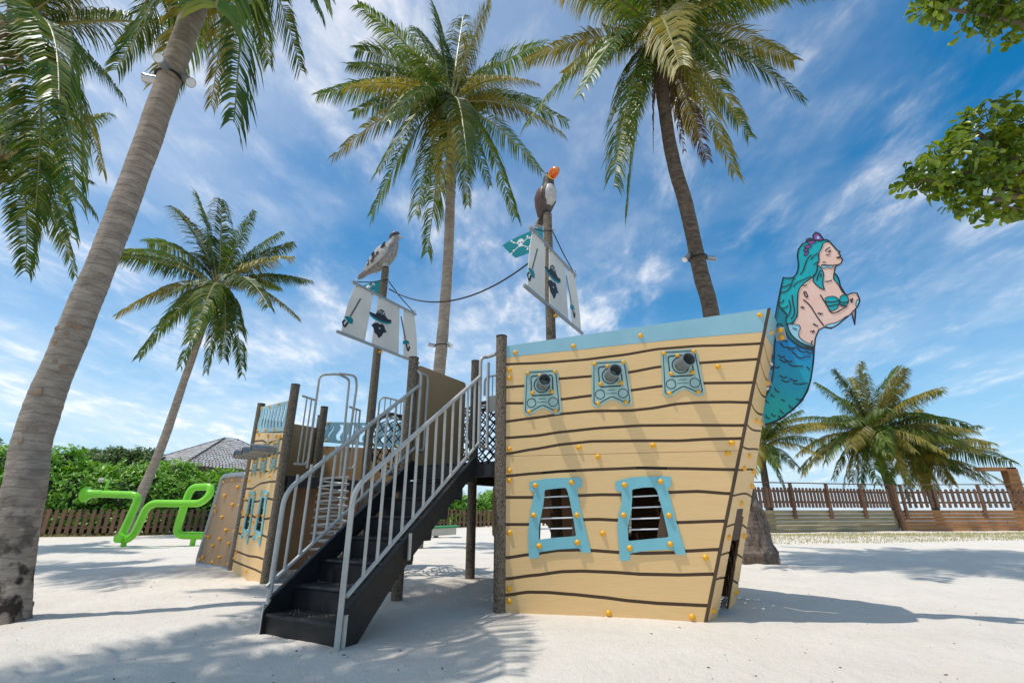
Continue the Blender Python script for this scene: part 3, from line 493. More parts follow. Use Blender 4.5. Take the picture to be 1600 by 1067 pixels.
def cannon(parent, f, d, c, k, tube_dir, length):
    """teal plate with engraved lines, fixing bolts and a short open tube"""
    x, z = c; O = [(-.186, .17), (.178, .17), (.206, -.29), (.19, -.325), (.13, -.335), (.07, -.285), (0, -.25), (-.07, -.285), (-.14, -.335), (-.19, -.325), (-.21, -.29)]
    O = roundpoly([(x+p*k, z+q) for p, q in O], .03)
    pl = part('cannon_plate', 'plate_teal', parent, lambda b: b.slab(O, [], f, .008, .022))
    def marks(b):
        In = [(x+p*k, z+q) for p, q in [(-.163, .148), (.155, .148), (.182, -.285), (.15, -.305), (.07, -.255), (0, -.222), (-.07, -.255), (-.155, -.305), (-.186, -.285)]]; In = roundpoly(In, .02)
        ribbon(b, In+[In[0]], .010, f, .0222, .0236)
        Q = roundpoly([(x-.118*k, z+.105), (x+.118*k, z+.105), (x+.118*k, z-.115), (x-.118*k, z-.115)], .03); ribbon(b, Q+[Q[0]], .014, f, .0222, .0236)
        for sx in (-1, 1):
            C = [(x+sx*.118*k+.048*k*math.cos(t*.3307), z-.195+.048*math.sin(t*.3307)) for t in range(20)]; ribbon(b, C, .0085, f, .0222, .0236)
        for dz, w_ in ((-.155, .04), (-.19, .055)): ribbon(b, [(x-w_*k, z+dz), (x+w_*k, z+dz)], .009, f, .0222, .0236)
        C = [(x+(.085*k)*math.cos(t*.2618), z+.0+.085*math.sin(t*.2618)) for t in range(25)]; ribbon(b, C, .012, f, .0222, .0236)
    part('engraved_lines', 'engrave', pl, marks)
    for p, q in ((-.155, .14), (.148, .14), (-.145, -.29), (.14, -.29), (-.02, .105), (-.105, -.085), (.105, -.085)): bolt(pl, f(x+p*k, z+q, .0225), d, .85)
    base = f(x, z, .0); tip = f(x, z, .022)+tube_dir*length
    def tb(b):
        n = 24; ax = tube_dir; e1 = ax.cross(UP).normalized(); e2 = e1.cross(ax); V = []
        for c_, r_ in ((base, .069), (tip, .069), (tip, .06), (base-ax*.02, .06)):
            V += [c_+(e1*math.cos(2*math.pi*j/n)+e2*math.sin(2*math.pi*j/n))*r_ for j in range(n)]
        b.add(V, [(i*n+j, i*n+(j+1) % n, (i+1)*n+(j+1) % n, (i+1)*n+j) for i in range(3) for j in range(n)])
    part('cannon_tube', 'tube_grey', pl, tb, True)
    return pl

def hull_side(f, d, sR, top, lines, holes, band, stern=False):
    """planked side: dark backing board, separate planks, painted band or balustrade on top"""
    bot = lambda s: -.12
    back = plank_mesh(ship, f, bot, top, .05, sR, holes, -.016, .004, 'groove', 'hull_backing', .05)
    seam = lambda s: 1.466
    cs = [curve(l) for l in lines]
    edges = []                                         # (lo, hi) pairs of plank edges
    ups = [cs[0]]+cs[1:]
    for i, c_ in enumerate(cs):
        lo = cs[i+1] if i+1 < len(cs) else None
        hi_f = (lambda c_, g: (lambda s: c_(s)-g))(c_, GW if i else .003)
        if lo is None: edges.append((bot, hi_f)); continue
        lo_f = (lambda c_: (lambda s: c_(s)+GW))(lo)
        if lo(.5) < 1.466 < c_(.5):
            edges.append(((lambda s: 1.468), hi_f)); edges.append((lo_f, (lambda s: 1.464)))
        else: edges.append((lo_f, hi_f))
    for lo, hi in edges: plank_mesh(ship, f, lo, hi, .055, lambda z: sR(z)-.016, holes, .003, .010)
    if band: plank_mesh(ship, f, lambda s: cs[0](s), top, .055, lambda z: sR(z)-.016, [], .003, .0105, 'hull_blue', 'top_band')
    return back
RN = lambda z: 1.869+.3417*z
TOPN = lambda s: 2.696+.0724*(s-.055)
hull_side(PN, NN, RN, TOPN, LINES, [shrink(WR_I, 1.14), shrink(WL_I, 1.14)], True)
window(ship, PN, WR_O, WR_I, [(1.26,1.161),(1.604,1.188),(1.231,.883),(1.65,.881),(1.265,.592),(1.634,.631)], NN)
window(ship, PN, WL_O, WL_I, [(.372,1.165),(.745,1.190),(.352,.88),(.782,.882),(.402,.598),(.775,.635)], NN)
TD = Vector((.09, -.99, .03)).normalized()
for (x, z), k in (((.462, 2.215), 1.0), ((1.197, 2.272), 1.0), ((1.918, 2.342), .98)): cannon(ship, PN, NN, (x, z), k, TD, .2)
for p in [(.165,2.607),(.822,2.636),(1.547,2.7),(2.756,2.83),(.098,2.408),(.098,2.314),(.099,1.539),(.832,1.536),(1.02,1.439),(1.567,1.537),(2.3,1.539),(2.251,1.443),(.1,1.318),(.1,1.219),(2.279,2.305),(.101,.715),(.101,.21),(.102,.107),(1.023,.717),(1.93,.524),(1.032,.04),(1.757,.04)]:
    bolt(ship, PN(p[0], p[1], .010), NN)
part('edge_strip', 'groove', ship, lambda b: b.slab([(RN(-.1)-.02, -.1), (RN(-.1)+.012, -.1), (RN(2.9)+.012, 2.9), (RN(2.9)-.02, 2.9)], [], PN, -.02, .013))
# far bow side, mirrored across the centre line, same boards
hull_side(PF, FN, RN, TOPN, LINES, [shrink(WR_I, 1.14), shrink(WL_I, 1.14)], True)
# bow faces meeting at the ridge
NB, NT = PN(1.869, 0), PN(2.86, 2.9); FB, FT = PF(1.869, 0), PF(2.86, 2.9); RB, RT = S(1.95, HALF, .0), S(2.79, HALF, 2.87)
BL = [.905, .86, .80, .735, .665, .60, .53, .455, .37, .27, .18, .105]
def bow_face(c0, c1, r0, r1, flip):
    def f(u, v, t):
        p = (c0*(1-u)+r0*u)*(1-v)+(c1*(1-u)+r1*u)*v
        n_ = (r0-c0).cross(c1-c0).normalized()*(-1 if flip else 1); return p+n_*t
    hole = [(.3, -.1), (.3, .27), (.36, .325), (.68, .325), (.74, .27), (.74, -.1)]
    def wave(i): return lambda u: BL[i]+(.004+.014*math.cos(u*3.0+i*.5)-.016*u) if i else BL[0]
    def strip(lo, hi, t0, t1, mat, name):
        N, K = 12, 4; V = []; F = []
        for i in range(N+1):
            for k in range(K+1):
                u = .02+.955*i/N; V.append((u, lo(u)+(hi(u)-lo(u))*k/K))
        for i in range(N):
            for k in range(K):
                q = [i*(K+1)+k, (i+1)*(K+1)+k, (i+1)*(K+1)+k+1, i*(K+1)+k+1]
                if inside((sum(V[j][0] for j in q)/4, sum(V[j][1] for j in q)/4), hole): continue
                F.append(q)
        n = len(V); ed = {}
        for q in F:
            for j in range(4):
                e = (q[j], q[(j+1) % 4]); kk = tuple(sorted(e)); ed[kk] = None if kk in ed else e
        W = [f(u, v, t1) for u, v in V]+[f(u, v, t0) for u, v in V]
        me = mesh(name, W, [tuple(q) for q in F]+[tuple(j+n for j in q[::-1]) for q in F]+[(e[1], e[0], e[0]+n, e[1]+n) for e in ed.values() if e], mat); recalc(me); put(name, me, ship)
    strip(lambda u: -.03, lambda u: 1.0, -.016, .003, 'groove', 'hull_backing')
    strip(lambda u: BL[0], lambda u: 1.0, .002, .0095, 'hull_blue', 'top_band')
    ws = [wave(i) for i in range(len(BL))]
    for i in range(len(BL)):
        hi = (lambda w, g: (lambda u: w(u)-g))(ws[i], .0035 if i else .001)
        lo = (lambda w: (lambda u: w(u)+.0035))(ws[i+1]) if i+1 < len(BL) else (lambda u: -.03)
        strip(lo, hi, .002, .009, 'hull_tan', 'plank')
    nrm = f(.5, .5, 1)-f(.5, .5, 0)
    for u, v in ((.45, .935), (.5, .62), (.45, .50), (.3, .455), (.85, .455), (.87, .405), (.48, .345), (.18, .24), (.87, .24), (.9, .06), (.12, .03)): bolt(ship, f(u, v, .009), nrm)
    return f
fbow = bow_face(NB, NT, RB, RT, False)
if (fbow(.5, .5, 1)-fbow(.5, .5, 0)).x < 0: pass
bow_face(FB, FT, RB, RT, True)
# slotted metal decks
def deck(poly_lo, poly_hi, z, m, name='deck', rows=None):
    """deck of parallel slats with cross bars, light falls through the slots"""
    (a0, a1) = poly_lo; (b0f, b1f) = poly_hi
    def fn(b):
        n = int((a1-a0)/.075)
        for i in range(n):
            a = a0+(a1-a0)*(i+.5)/n; lo, hi = b0f(a), b1f(a)
            if hi-lo < .1: continue
            b.box(S(a, (lo+hi)/2, z-.012), AX*.027, BX*(hi-lo)/2, UP*.012)
        for i in range(int(2.5/.12)):
            bb_ = .06+i*.12; aa = [a0+(a1-a0)*j/30 for j in range(31)]; ok = [a for a in aa if b0f(a) <= bb_ <= b1f(a)]
            if len(ok) > 1: b.box(S((ok[0]+ok[-1])/2, bb_, z-.017), AX*(ok[-1]-ok[0])/2, BX*.03, UP*.01)
    d_ = part(name, 'deck_black', ship, fn)
    def edge(b):
        pts = [S(a0, b0f(a0)+.02, z-.09), S(a1, b0f(a1)+.02, z-.09), S(a1, b1f(a1)-.02, z-.09), S(a0, b1f(a0)-.02, z-.09)]
        for p, q in zip(pts, pts[1:]+pts[:1]): b.bar(p, q, .03, .13)
    part('deck_beam', 'deck_black', d_, edge)
deck((-1.3, 0), (lambda a: .0, lambda a: 2.5), 1.42, ship)
deck((.03, 2.05), (lambda a: .03+a*.3, lambda a: 2.47-a*.3), 1.42, ship)
deck((-5.2, -3.46), (lambda a: .03-min(0, a+3.56)*.35, lambda a: 2.47+min(0, a+3.56)*.35), 1.38, ship)

# stern side: same planks, balustrade above
SL_LINES = [[(.06, 2.0), (1.75, 2.17)], [(.06, 1.90), (.4, 1.93), (.9, 1.915), (1.3, 2.0), (1.75, 2.03)], [(.06, 1.72), (.6, 1.70), (1.2, 1.76), (1.75, 1.78)], [(.06, 1.51), (.6, 1.47), (1.2, 1.53), (1.75, 1.55)]]+\
 [[(.06, 1.31), (.5, 1.32), (.95, 1.313), (1.4, 1.25), (1.75, 1.26)], [(.06, 1.06), (.5, 1.09), (1.0, 1.05), (1.75, 1.08)], [(.06, .83), (.6, .80), (1.2, .85), (1.75, .82)], [(.06, .57), (.5, .60), (1.1, .55), (1.75, .58)], [(.06, .30), (.5, .31), (.95, .296), (1.75, .32)], [(.06, .13), (.5, .15), (.9, .155), (1.75, .174)]]
def swin(x0, P): return [(x0+p[0], p[1]-.03) for p in P]
def nar(P, c, x): return [(x+(p[0]-c)*.70, p[1]-.03) for p in P]
sW1o, sW1i = nar(WL_O, .59, .63), nar(WL_I, .59, .63)
sW2o, sW2i = nar(WR_O, 1.45, 1.28), nar(WR_I, 1.45, 1.28)
RS = lambda z: 1.76
hull_side(PS, SN, RS, lambda s: 2.0+.1*s, SL_LINES, [shrink(sW1i, 1.14), shrink(sW2i, 1.14)], False)
for O, I in ((sW1o, sW1i), (sW2o, sW2i)):
    x0 = min(p[0] for p in O); x1 = max(p[0] for p in O)
    window(ship, PS, O, I, [(x0+.06, 1.13), (x1-.11, 1.155), (x0+.04, .85), (x1-.08, .85), (x0+.07, .565), (x1-.10, .60)], SN)
for x in (.44, .95, 1.44): cannon(ship, PS, SN, (x, 1.765), .72, (SN+Vector((0, 0, .02))).normalized(), .32)
for x, z in ((.1, 1.6), (.12, 1.42), (.5, 1.4), (1.0, 1.42), (1.6, 1.38), (.98, .75), (1.68, .9), (1.69, .22), (1.65, .3), (1.66, 1.1), (.9, .1), (1.62, .66), (.95, 2.03), (.5, 1.98), (1.5, 2.12), (.3, 1.95)): bolt(ship, PS(x, z, .010), SN, 1.1)
def balustrade(f, s0, s1, zb, zt, d, nslots):
    def fn(b):
        for q0, q1 in ((0, .14), (.88, 1)):
            b.slab([(s0, zb(s0)+(zt(s0)-zb(s0))*q0), (s1, zb(s1)+(zt(s1)-zb(s1))*q0), (s1, zb(s1)+(zt(s1)-zb(s1))*q1), (s0, zb(s0)+(zt(s0)-zb(s0))*q1)], [], f, 0, .014)
    o = part('balustrade', 'hull_blue', ship, fn)
    for i in range(nslots+1):
        c = s0+(s1-s0)*i/nslots; w = (s1-s0)/nslots*.31
        if i == 0: c += w
        if i == nslots: c -= w
        L_, R_ = [], []
        for k in range(13):
            v = .13+.76*k/12; z = zb(c)+(zt(c)-zb(c))*v; o_ = w*.55*math.sin(k/12*6.283)
            L_.append((c-w+o_, z)); R_.append((c+w+o_, z))
        part('baluster', 'hull_blue', o, lambda b: b.slab(L_+R_[::-1], [], f, .001, .0125))
    for q in (.07, .94):
        for s in (s0+.08, s0+(s1-s0)*.35, s0+(s1-s0)*.66, s1-.08): bolt(o, f(s, zb(s)+(zt(s)-zb(s))*q, .014), d)
balustrade(PS, .07, 1.7, lambda s: 2.005+.1*s, lambda s: 2.46+.09*s, SN, 9)
# far stern side board with balustrade, seen behind the stern deck
P_E = S(-3.56, 2.5); ED = (AX*-1.7-BX*.6)/L1; EN = Vector((ED.y, -ED.x, 0))
if EN.dot(BX) > 0: EN = -EN
def PE(s, z, t=0): return P_E+ED*s+UP*z+EN*t
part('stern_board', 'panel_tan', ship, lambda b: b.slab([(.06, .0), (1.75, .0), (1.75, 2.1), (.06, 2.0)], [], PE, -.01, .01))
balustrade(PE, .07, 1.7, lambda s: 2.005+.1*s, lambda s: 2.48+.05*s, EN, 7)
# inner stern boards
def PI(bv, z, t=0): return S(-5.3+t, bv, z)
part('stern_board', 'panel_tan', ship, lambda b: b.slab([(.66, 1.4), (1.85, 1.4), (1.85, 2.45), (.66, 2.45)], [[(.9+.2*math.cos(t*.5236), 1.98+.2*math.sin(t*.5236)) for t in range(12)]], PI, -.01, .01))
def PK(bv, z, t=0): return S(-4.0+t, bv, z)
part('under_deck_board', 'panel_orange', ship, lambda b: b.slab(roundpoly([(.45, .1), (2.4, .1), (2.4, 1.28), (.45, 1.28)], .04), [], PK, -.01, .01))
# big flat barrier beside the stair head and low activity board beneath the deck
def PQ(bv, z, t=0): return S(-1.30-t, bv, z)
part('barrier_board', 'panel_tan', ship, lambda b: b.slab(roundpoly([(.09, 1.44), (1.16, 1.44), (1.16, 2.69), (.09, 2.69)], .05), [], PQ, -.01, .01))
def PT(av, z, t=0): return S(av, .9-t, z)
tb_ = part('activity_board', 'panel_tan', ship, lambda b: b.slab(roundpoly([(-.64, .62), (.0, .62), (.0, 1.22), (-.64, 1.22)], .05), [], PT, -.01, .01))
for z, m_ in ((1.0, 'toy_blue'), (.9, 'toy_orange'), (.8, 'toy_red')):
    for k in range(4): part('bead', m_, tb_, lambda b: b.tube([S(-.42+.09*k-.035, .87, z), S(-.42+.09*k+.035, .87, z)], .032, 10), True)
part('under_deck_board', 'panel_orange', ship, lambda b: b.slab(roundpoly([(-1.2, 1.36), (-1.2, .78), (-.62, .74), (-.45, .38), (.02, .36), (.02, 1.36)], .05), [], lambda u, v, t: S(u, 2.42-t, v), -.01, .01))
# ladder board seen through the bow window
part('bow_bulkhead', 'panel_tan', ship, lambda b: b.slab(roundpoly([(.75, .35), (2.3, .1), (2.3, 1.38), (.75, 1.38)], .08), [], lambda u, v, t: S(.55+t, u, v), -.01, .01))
# hoop, guard rails and bars of the stern deck opening (deck edge at a = -3.45)
def gate(pts, r=.017, name='guard_rail', m='rail_grey', rad=.09):
    return part(name, m, ship, lambda b: b.tube(rounded(pts, rad), r, 8), True)
ga = -3.45
gate([S(ga, .31, 1.5), S(ga, .31, 2.9), S(ga+.06, .6, 2.98), S(ga, .9, 2.97), S(ga, .93, 1.38)], .019, 'entry_hoop')
gate([S(ga+.05, .62, 2.99), S(ga+.18, .86, 3.0), S(ga+.1, .98, 2.85), S(ga+.02, 1.0, 1.5)], .019, 'entry_hoop')
for b0, b1 in ((.06, .31), (.96, 1.2)):
    g = gate([S(ga, b0, 2.52), S(ga, b1, 2.5)]); gate([S(ga, b1, 2.5), S(ga, b1, 1.55), S(ga, b0+.03, 1.55)])
    for k in (1, 2): part('baluster', 'rail_grey', g, lambda b: b.tube([S(ga, b0+(b1-b0)*k/3, 1.55), S(ga, b0+(b1-b0)*k/3, 2.51)], .012, 6), True)
g = gate([S(ga, 1.62, 2.2), S(ga, 1.62, 2.75), S(ga, 1.7, 2.83), S(ga, 2.45, 2.85), S(ga, 2.45, 2.2)])
for k in range(1, 6): part('baluster', 'rail_grey', g, lambda b: b.tube([S(ga, 1.62+.83*k/6, 2.5), S(ga, 1.62+.83*k/6, 2.83)], .012, 6), True)
gate([S(ga, 1.62, 2.5), S(ga, 2.45, 2.5)])
# guard rails beside post C and D at the bow deck
g = gate([S(-1.05, 1.3, 2.5), S(-1.05, 1.3, 2.78), S(-.25, 1.3, 2.8), S(-.25, 1.3, 2.3)])
for k in range(1, 6): part('baluster', 'rail_grey', g, lambda b: b.tube([S(-1.05+.8*k/6, 1.3, 2.3), S(-1.05+.8*k/6, 1.3, 2.79)], .011, 6), True)
gate([S(-1.2, 1.3, 2.35), S(-.1, 1.3, 2.35)])
part('guard_plate', 'rail_grey', ship, lambda b: b.slab(roundpoly([(-1.0, 2.25), (-.45, 2.25), (-.45, 2.48), (-1.0, 2.48)], .04), [], lambda u, v, t: S(u, 1.28-t, v), -.006, .006))

# ================================================================ CLIMBING WALL at the stern
o2 = P_A2; CD = Vector((-.785, .6197, 0)); CN = Vector((-.6197, -.785, 0))
def PW(s, z, t=0): return o2+CD*s+UP*z+CN*t
wall = thing('climbing_wall', 'tan trapezoid climbing wall with grey tube frame and orange holds at the stern', 'climbing wall', tuple(PW(.6, 0)))
T_O = [(.1, .05), (1.33, .05), (.97, 1.47), (.1, 1.47)]
part('wall_panel', 'wall_tan_shaded', wall, lambda b: b.slab(roundpoly(T_O, .1), [], PW, -.012, .012))
fr = [PW(*p) for p in ((.07, .0), (.07, 1.5), (.99, 1.5), (1.37, .03), (.07, .03))]
part('frame_tube', 'tube_grey', wall, lambda b: b.tube(rounded(fr, .14), .048, 10), True)
hold = B()
for sx in (-.028, .028):
    hold.add([(sx+.026*math.cos(j*.7854), .026*math.sin(j*.7854), h) for h in (0, .03) for j in range(8)]+[(sx, -.01, .042)], [(j, (j+1) % 8, 8+(j+1) % 8, 8+j) for j in range(8)]+[(8+j, 8+(j+1) % 8, 16) for j in range(8)])
    hold.add([(sx-.012, -.08, 0), (sx+.012, -.08, 0), (sx+.012, -.02, .03), (sx-.012, -.02, .03)], [(0, 1, 2, 3)])
hold_me = hold.mesh('climbing_hold', 'bolt_yellow', True)
for s, z in ((.75, 1.17), (.38, 1.02), (1.0, .92), (.7, .82), (.45, .62), (1.08, .5), (.85, .36), (.5, .2), (1.15, .17), (.25, .42), (.3, 1.3), (.62, .48)):
    o = put('climbing_hold', hold_me, wall, loc=PW(s, z, .012)); o.rotation_euler = CN.to_track_quat('Z', 'Y').to_euler(); o.scale = (.75, .75, .75)
for s, z in ((.16, 1.40), (.55, 1.42), (.9, 1.40), (1.06, 1.0), (1.2, .5), (1.28, .12), (.75, .11), (.16, .11), (.15, .6), (.15, 1.0)): bolt(wall, PW(s, z, .012), CN)
# ================================================================ STAIRCASE
stair = thing('staircase', 'black metal playground staircase with grey tube handrails rising to the bow deck', 'staircase', tuple(S(-.75, -1.65, 0)))
SA0, SA1 = -1.2, -.33
for k in range(7):
    z = .15+.18*k; b0 = -1.65+.238*k
    st = part('step', 'stair_black', stair, lambda b: b.box(S((SA0+SA1)/2, b0+.125, z-.012), AX*((SA1-SA0)/2-.004), BX*.127, UP*.012))
    part('nosing', 'stair_black', st, lambda b: b.tube([S(SA0+.006, b0+.004, z-.014), S(SA1-.006, b0+.004, z-.014)], .016, 8), True)
    part('riser', 'stair_black', st, lambda b: b.box(S((SA0+SA1)/2, b0+.014, z-.024-(.078 if k else .2)), AX*((SA1-SA0)/2-.006), BX*.008, UP*(.077 if k else .2)))
rc = random.Random(12)
def crumbs(b):                                         # sand tracked onto the treads
    for i in range(220):
        k = int(6*rc.random()); z = .15+.18*k; bb_ = -1.65+.238*k+.03+.2*rc.random()**.6; a = SA0+.03+(SA1-SA0-.06)*rc.random(); s_ = .0015+.003*rc.random()**2
        c = S(a, bb_, z+s_*.5); b.add([c-AX*s_, c+BX*s_, c+AX*s_, c-BX*s_, c+UP*s_], [(0, 1, 4), (1, 2, 4), (2, 3, 4), (3, 0, 4)])
o = part('sand_crumbs', 'sand', stair, crumbs); o['kind'] = 'stuff'
for a in (SA0, SA1):
    f = lambda u, v, t: S(a+t, u, v)
    part('stringer', 'stair_black', stair, lambda b: b.slab([(-1.675, -.15), (-1.675, .16), (-1.62, .245), (-.02, 1.47), (.03, 1.47), (.03, 1.27), (-.08, 1.25), (-1.0, .5), (-1.13, .38), (-1.38, .13), (-1.5, .0), (-1.6, -.15)], [], f, -.006, .006))
    part('stringer_flange', 'stair_black', stair, lambda b: b.bar(f(-1.64, .252, 0), f(-.02, 1.476, 0), .04, .006, AX))
def handrail(a, bn, side):
    top0, top1 = Vector((-1.66, 1.13)), Vector((.03, 2.39)); low0, low1 = Vector((-1.67, .34)), Vector((.03, 1.63))
    h = part('handrail', 'rail_grey', stair, lambda b: b.tube(rounded([S(a, bn, -.12), S(a, bn, 1.08), S(a, top1.x, top1.y)], .13, 7), .0215, 12), True)
    part('lower_rail', 'rail_grey', h, lambda b: b.tube([S(a, low0.x, low0.y), S(a, low1.x, low1.y)], .017, 10), True)
    for k in range(12):
        t = .085+k*.0775; p = low0.lerp(low1, t); q = Vector((p.x, 1.13+(p.x+1.66)*(1.26/1.69)))
        part('baluster', 'rail_grey', h, lambda b: b.tube([S(a, p.x, p.y), S(a, q.x, q.y)], .0135, 8), True)
    if side > 0: loop = [S(a, .03, 1.62), S(a, .03, 2.62), S(a+.03, .16, 2.66), S(a+.2, .05, 2.64)]
    else: loop = [S(a, .06, 1.62), S(a, .06, 2.56), S(a-.06, .0, 2.6), S(a-.1, -.01, 2.56)]
    part('grab_loop', 'rail_grey', h, lambda b: b.tube(rounded(loop, .1), .0205, 10), True)
    v2 = [S(a, .03, 1.62), S(a, .2, 1.56), S(a, .2, 2.6)] if side > 0 else [S(a, .06, 1.62), S(a-.02, .22, 1.6), S(a-.02, .22, 2.56), S(a, .06, 2.56)]
    part('grab_loop', 'rail_grey', h, lambda b: b.tube(rounded(v2, .08), .018, 10), True)
    for bq, zq in ((-1.02, .62), (-1.66, .1)): part('rail_bracket', 'rail_grey', h, lambda b: b.bar(S(a+.005, bq, zq-.09), S(a+.005, bq, zq+.12), .03, .012, BX))
handrail(SA1+.03, -1.71, 1); handrail(SA0-.015, -1.63, -1)

# ================================================================ SPIRAL CLIMBER, NET TUNNEL
sp_ = thing('spiral_climber', 'grey steel coil climber under the stern deck hoop', 'climber', tuple(S(-3.2, .62, 0)))
pts = []
for i in range(13*16+1):
    t = i/16; c = S(-3.2, .62, .05+t*.103); r = .2+.03*(1-abs(t-6.5)/6.5)
    pts.append(c+Vector((math.cos(t*6.283)*r, math.sin(t*6.283)*r, 0)))
part('coil', 'rail_grey', sp_, lambda b: b.tube(pts, .015, 6), True)
part('pole', 'rail_grey', sp_, lambda b: b.tube([S(-3.2, .84, -.2), S(-3.2, .84, 1.42)], .018, 8), True)
net = thing('net_tunnel', 'black rope net crawl tunnel with round hoops between the decks', 'net tunnel', tuple(S(-2.4, 1.95, 1.5)))
TC = lambda a: S(a, 1.95, 2.03)
def hoop_pt(a, th, r=.52): return TC(a)+BX*math.cos(th)*r+UP*math.sin(th)*r
for a in (-3.38, -1.38):
    part('hoop', 'net_black', net, lambda b: b.tube([hoop_pt(a, i*math.pi/16) for i in range(32)], .03, 8, closed=True), True)
def netfn(b):
    N, K = 20, 16
    for sgn in (-1, 1):
        for j in range(K):
            b.tube([hoop_pt(-3.38+2.0*i/N, 2*math.pi*j/K+sgn*i*.22, .52-.10*math.sin(math.pi*i/N)) for i in range(N+1)], .011, 5)
part('rope_net', 'net_black', net, netfn, True)
net2 = thing('climbing_net', 'black rope net panel hung between bow deck post and mast', 'climbing net', tuple(S(-.6, 1.36, 1.4)))
def net2fn(b):
    w0, w1, h0, h1 = -1.2, -.02, 1.42, 2.32
    for k in range(-9, 12):
        for sg in (1, -1):
            P = []
            for i in range(25):
                u = i/24; z = h0+(h1-h0)*u; x = w0+k*.12+sg*(u*.95)+(.95 if sg < 0 else 0)-.2
                if w0 <= x <= w1: P.append(S(x, 1.36+.02*math.sin(u*9+k), z))
            if len(P) > 2: b.tube(P, .011, 5)
    b.tube([S(w0, 1.36, h0), S(w0, 1.36, h1), S(w1, 1.36, h1), S(w1, 1.36, h0)], .02, 6)
part('rope_net', 'net_black', net2, net2fn, True)

# ================================================================ MASTS, SAILS, FLAGS
def skull(b, f, cx, cz, k, t):
    sk = [(cx+k*.5*math.cos(a*.5236)*(1.0 if a < 7 else .8), cz+k*.2+k*.46*math.sin(a*.5236)) for a in range(12)]
    b.slab(sk, [], f, t, t+.0012)
    b.slab([(cx-k*.26, cz-k*.48), (cx+k*.26, cz-k*.48), (cx+k*.3, cz-k*.1), (cx-k*.3, cz-k*.1)], [], f, t, t+.0011)
    for sg in (1, -1):
        ribbon(b, [(cx-k*1.15, cz-k*.75*sg-.2*k), (cx+k*1.15, cz+k*.75*sg-.2*k)], k*.19, f, t, t+.0008)
        for e in (-1, 1):
            for w in (.16, -.16): 
                px, pz = cx+e*k*1.18-w*k*sg*e, cz+e*k*.77*sg-.2*k+w*k
                b.slab([(px+k*.15*math.cos(q*.785), pz+k*.15*math.sin(q*.785)) for q in range(8)], [], f, t, t+.001+.0001*e)
def eyes(b, f, cx, cz, k, t):
    for sx in (-.2, .2): b.slab([(cx+(sx+.12*math.cos(q*.785))*k, cz+(.12+.13*math.sin(q*.785))*k) for q in range(8)], [], f, t+.0012, t+.002)
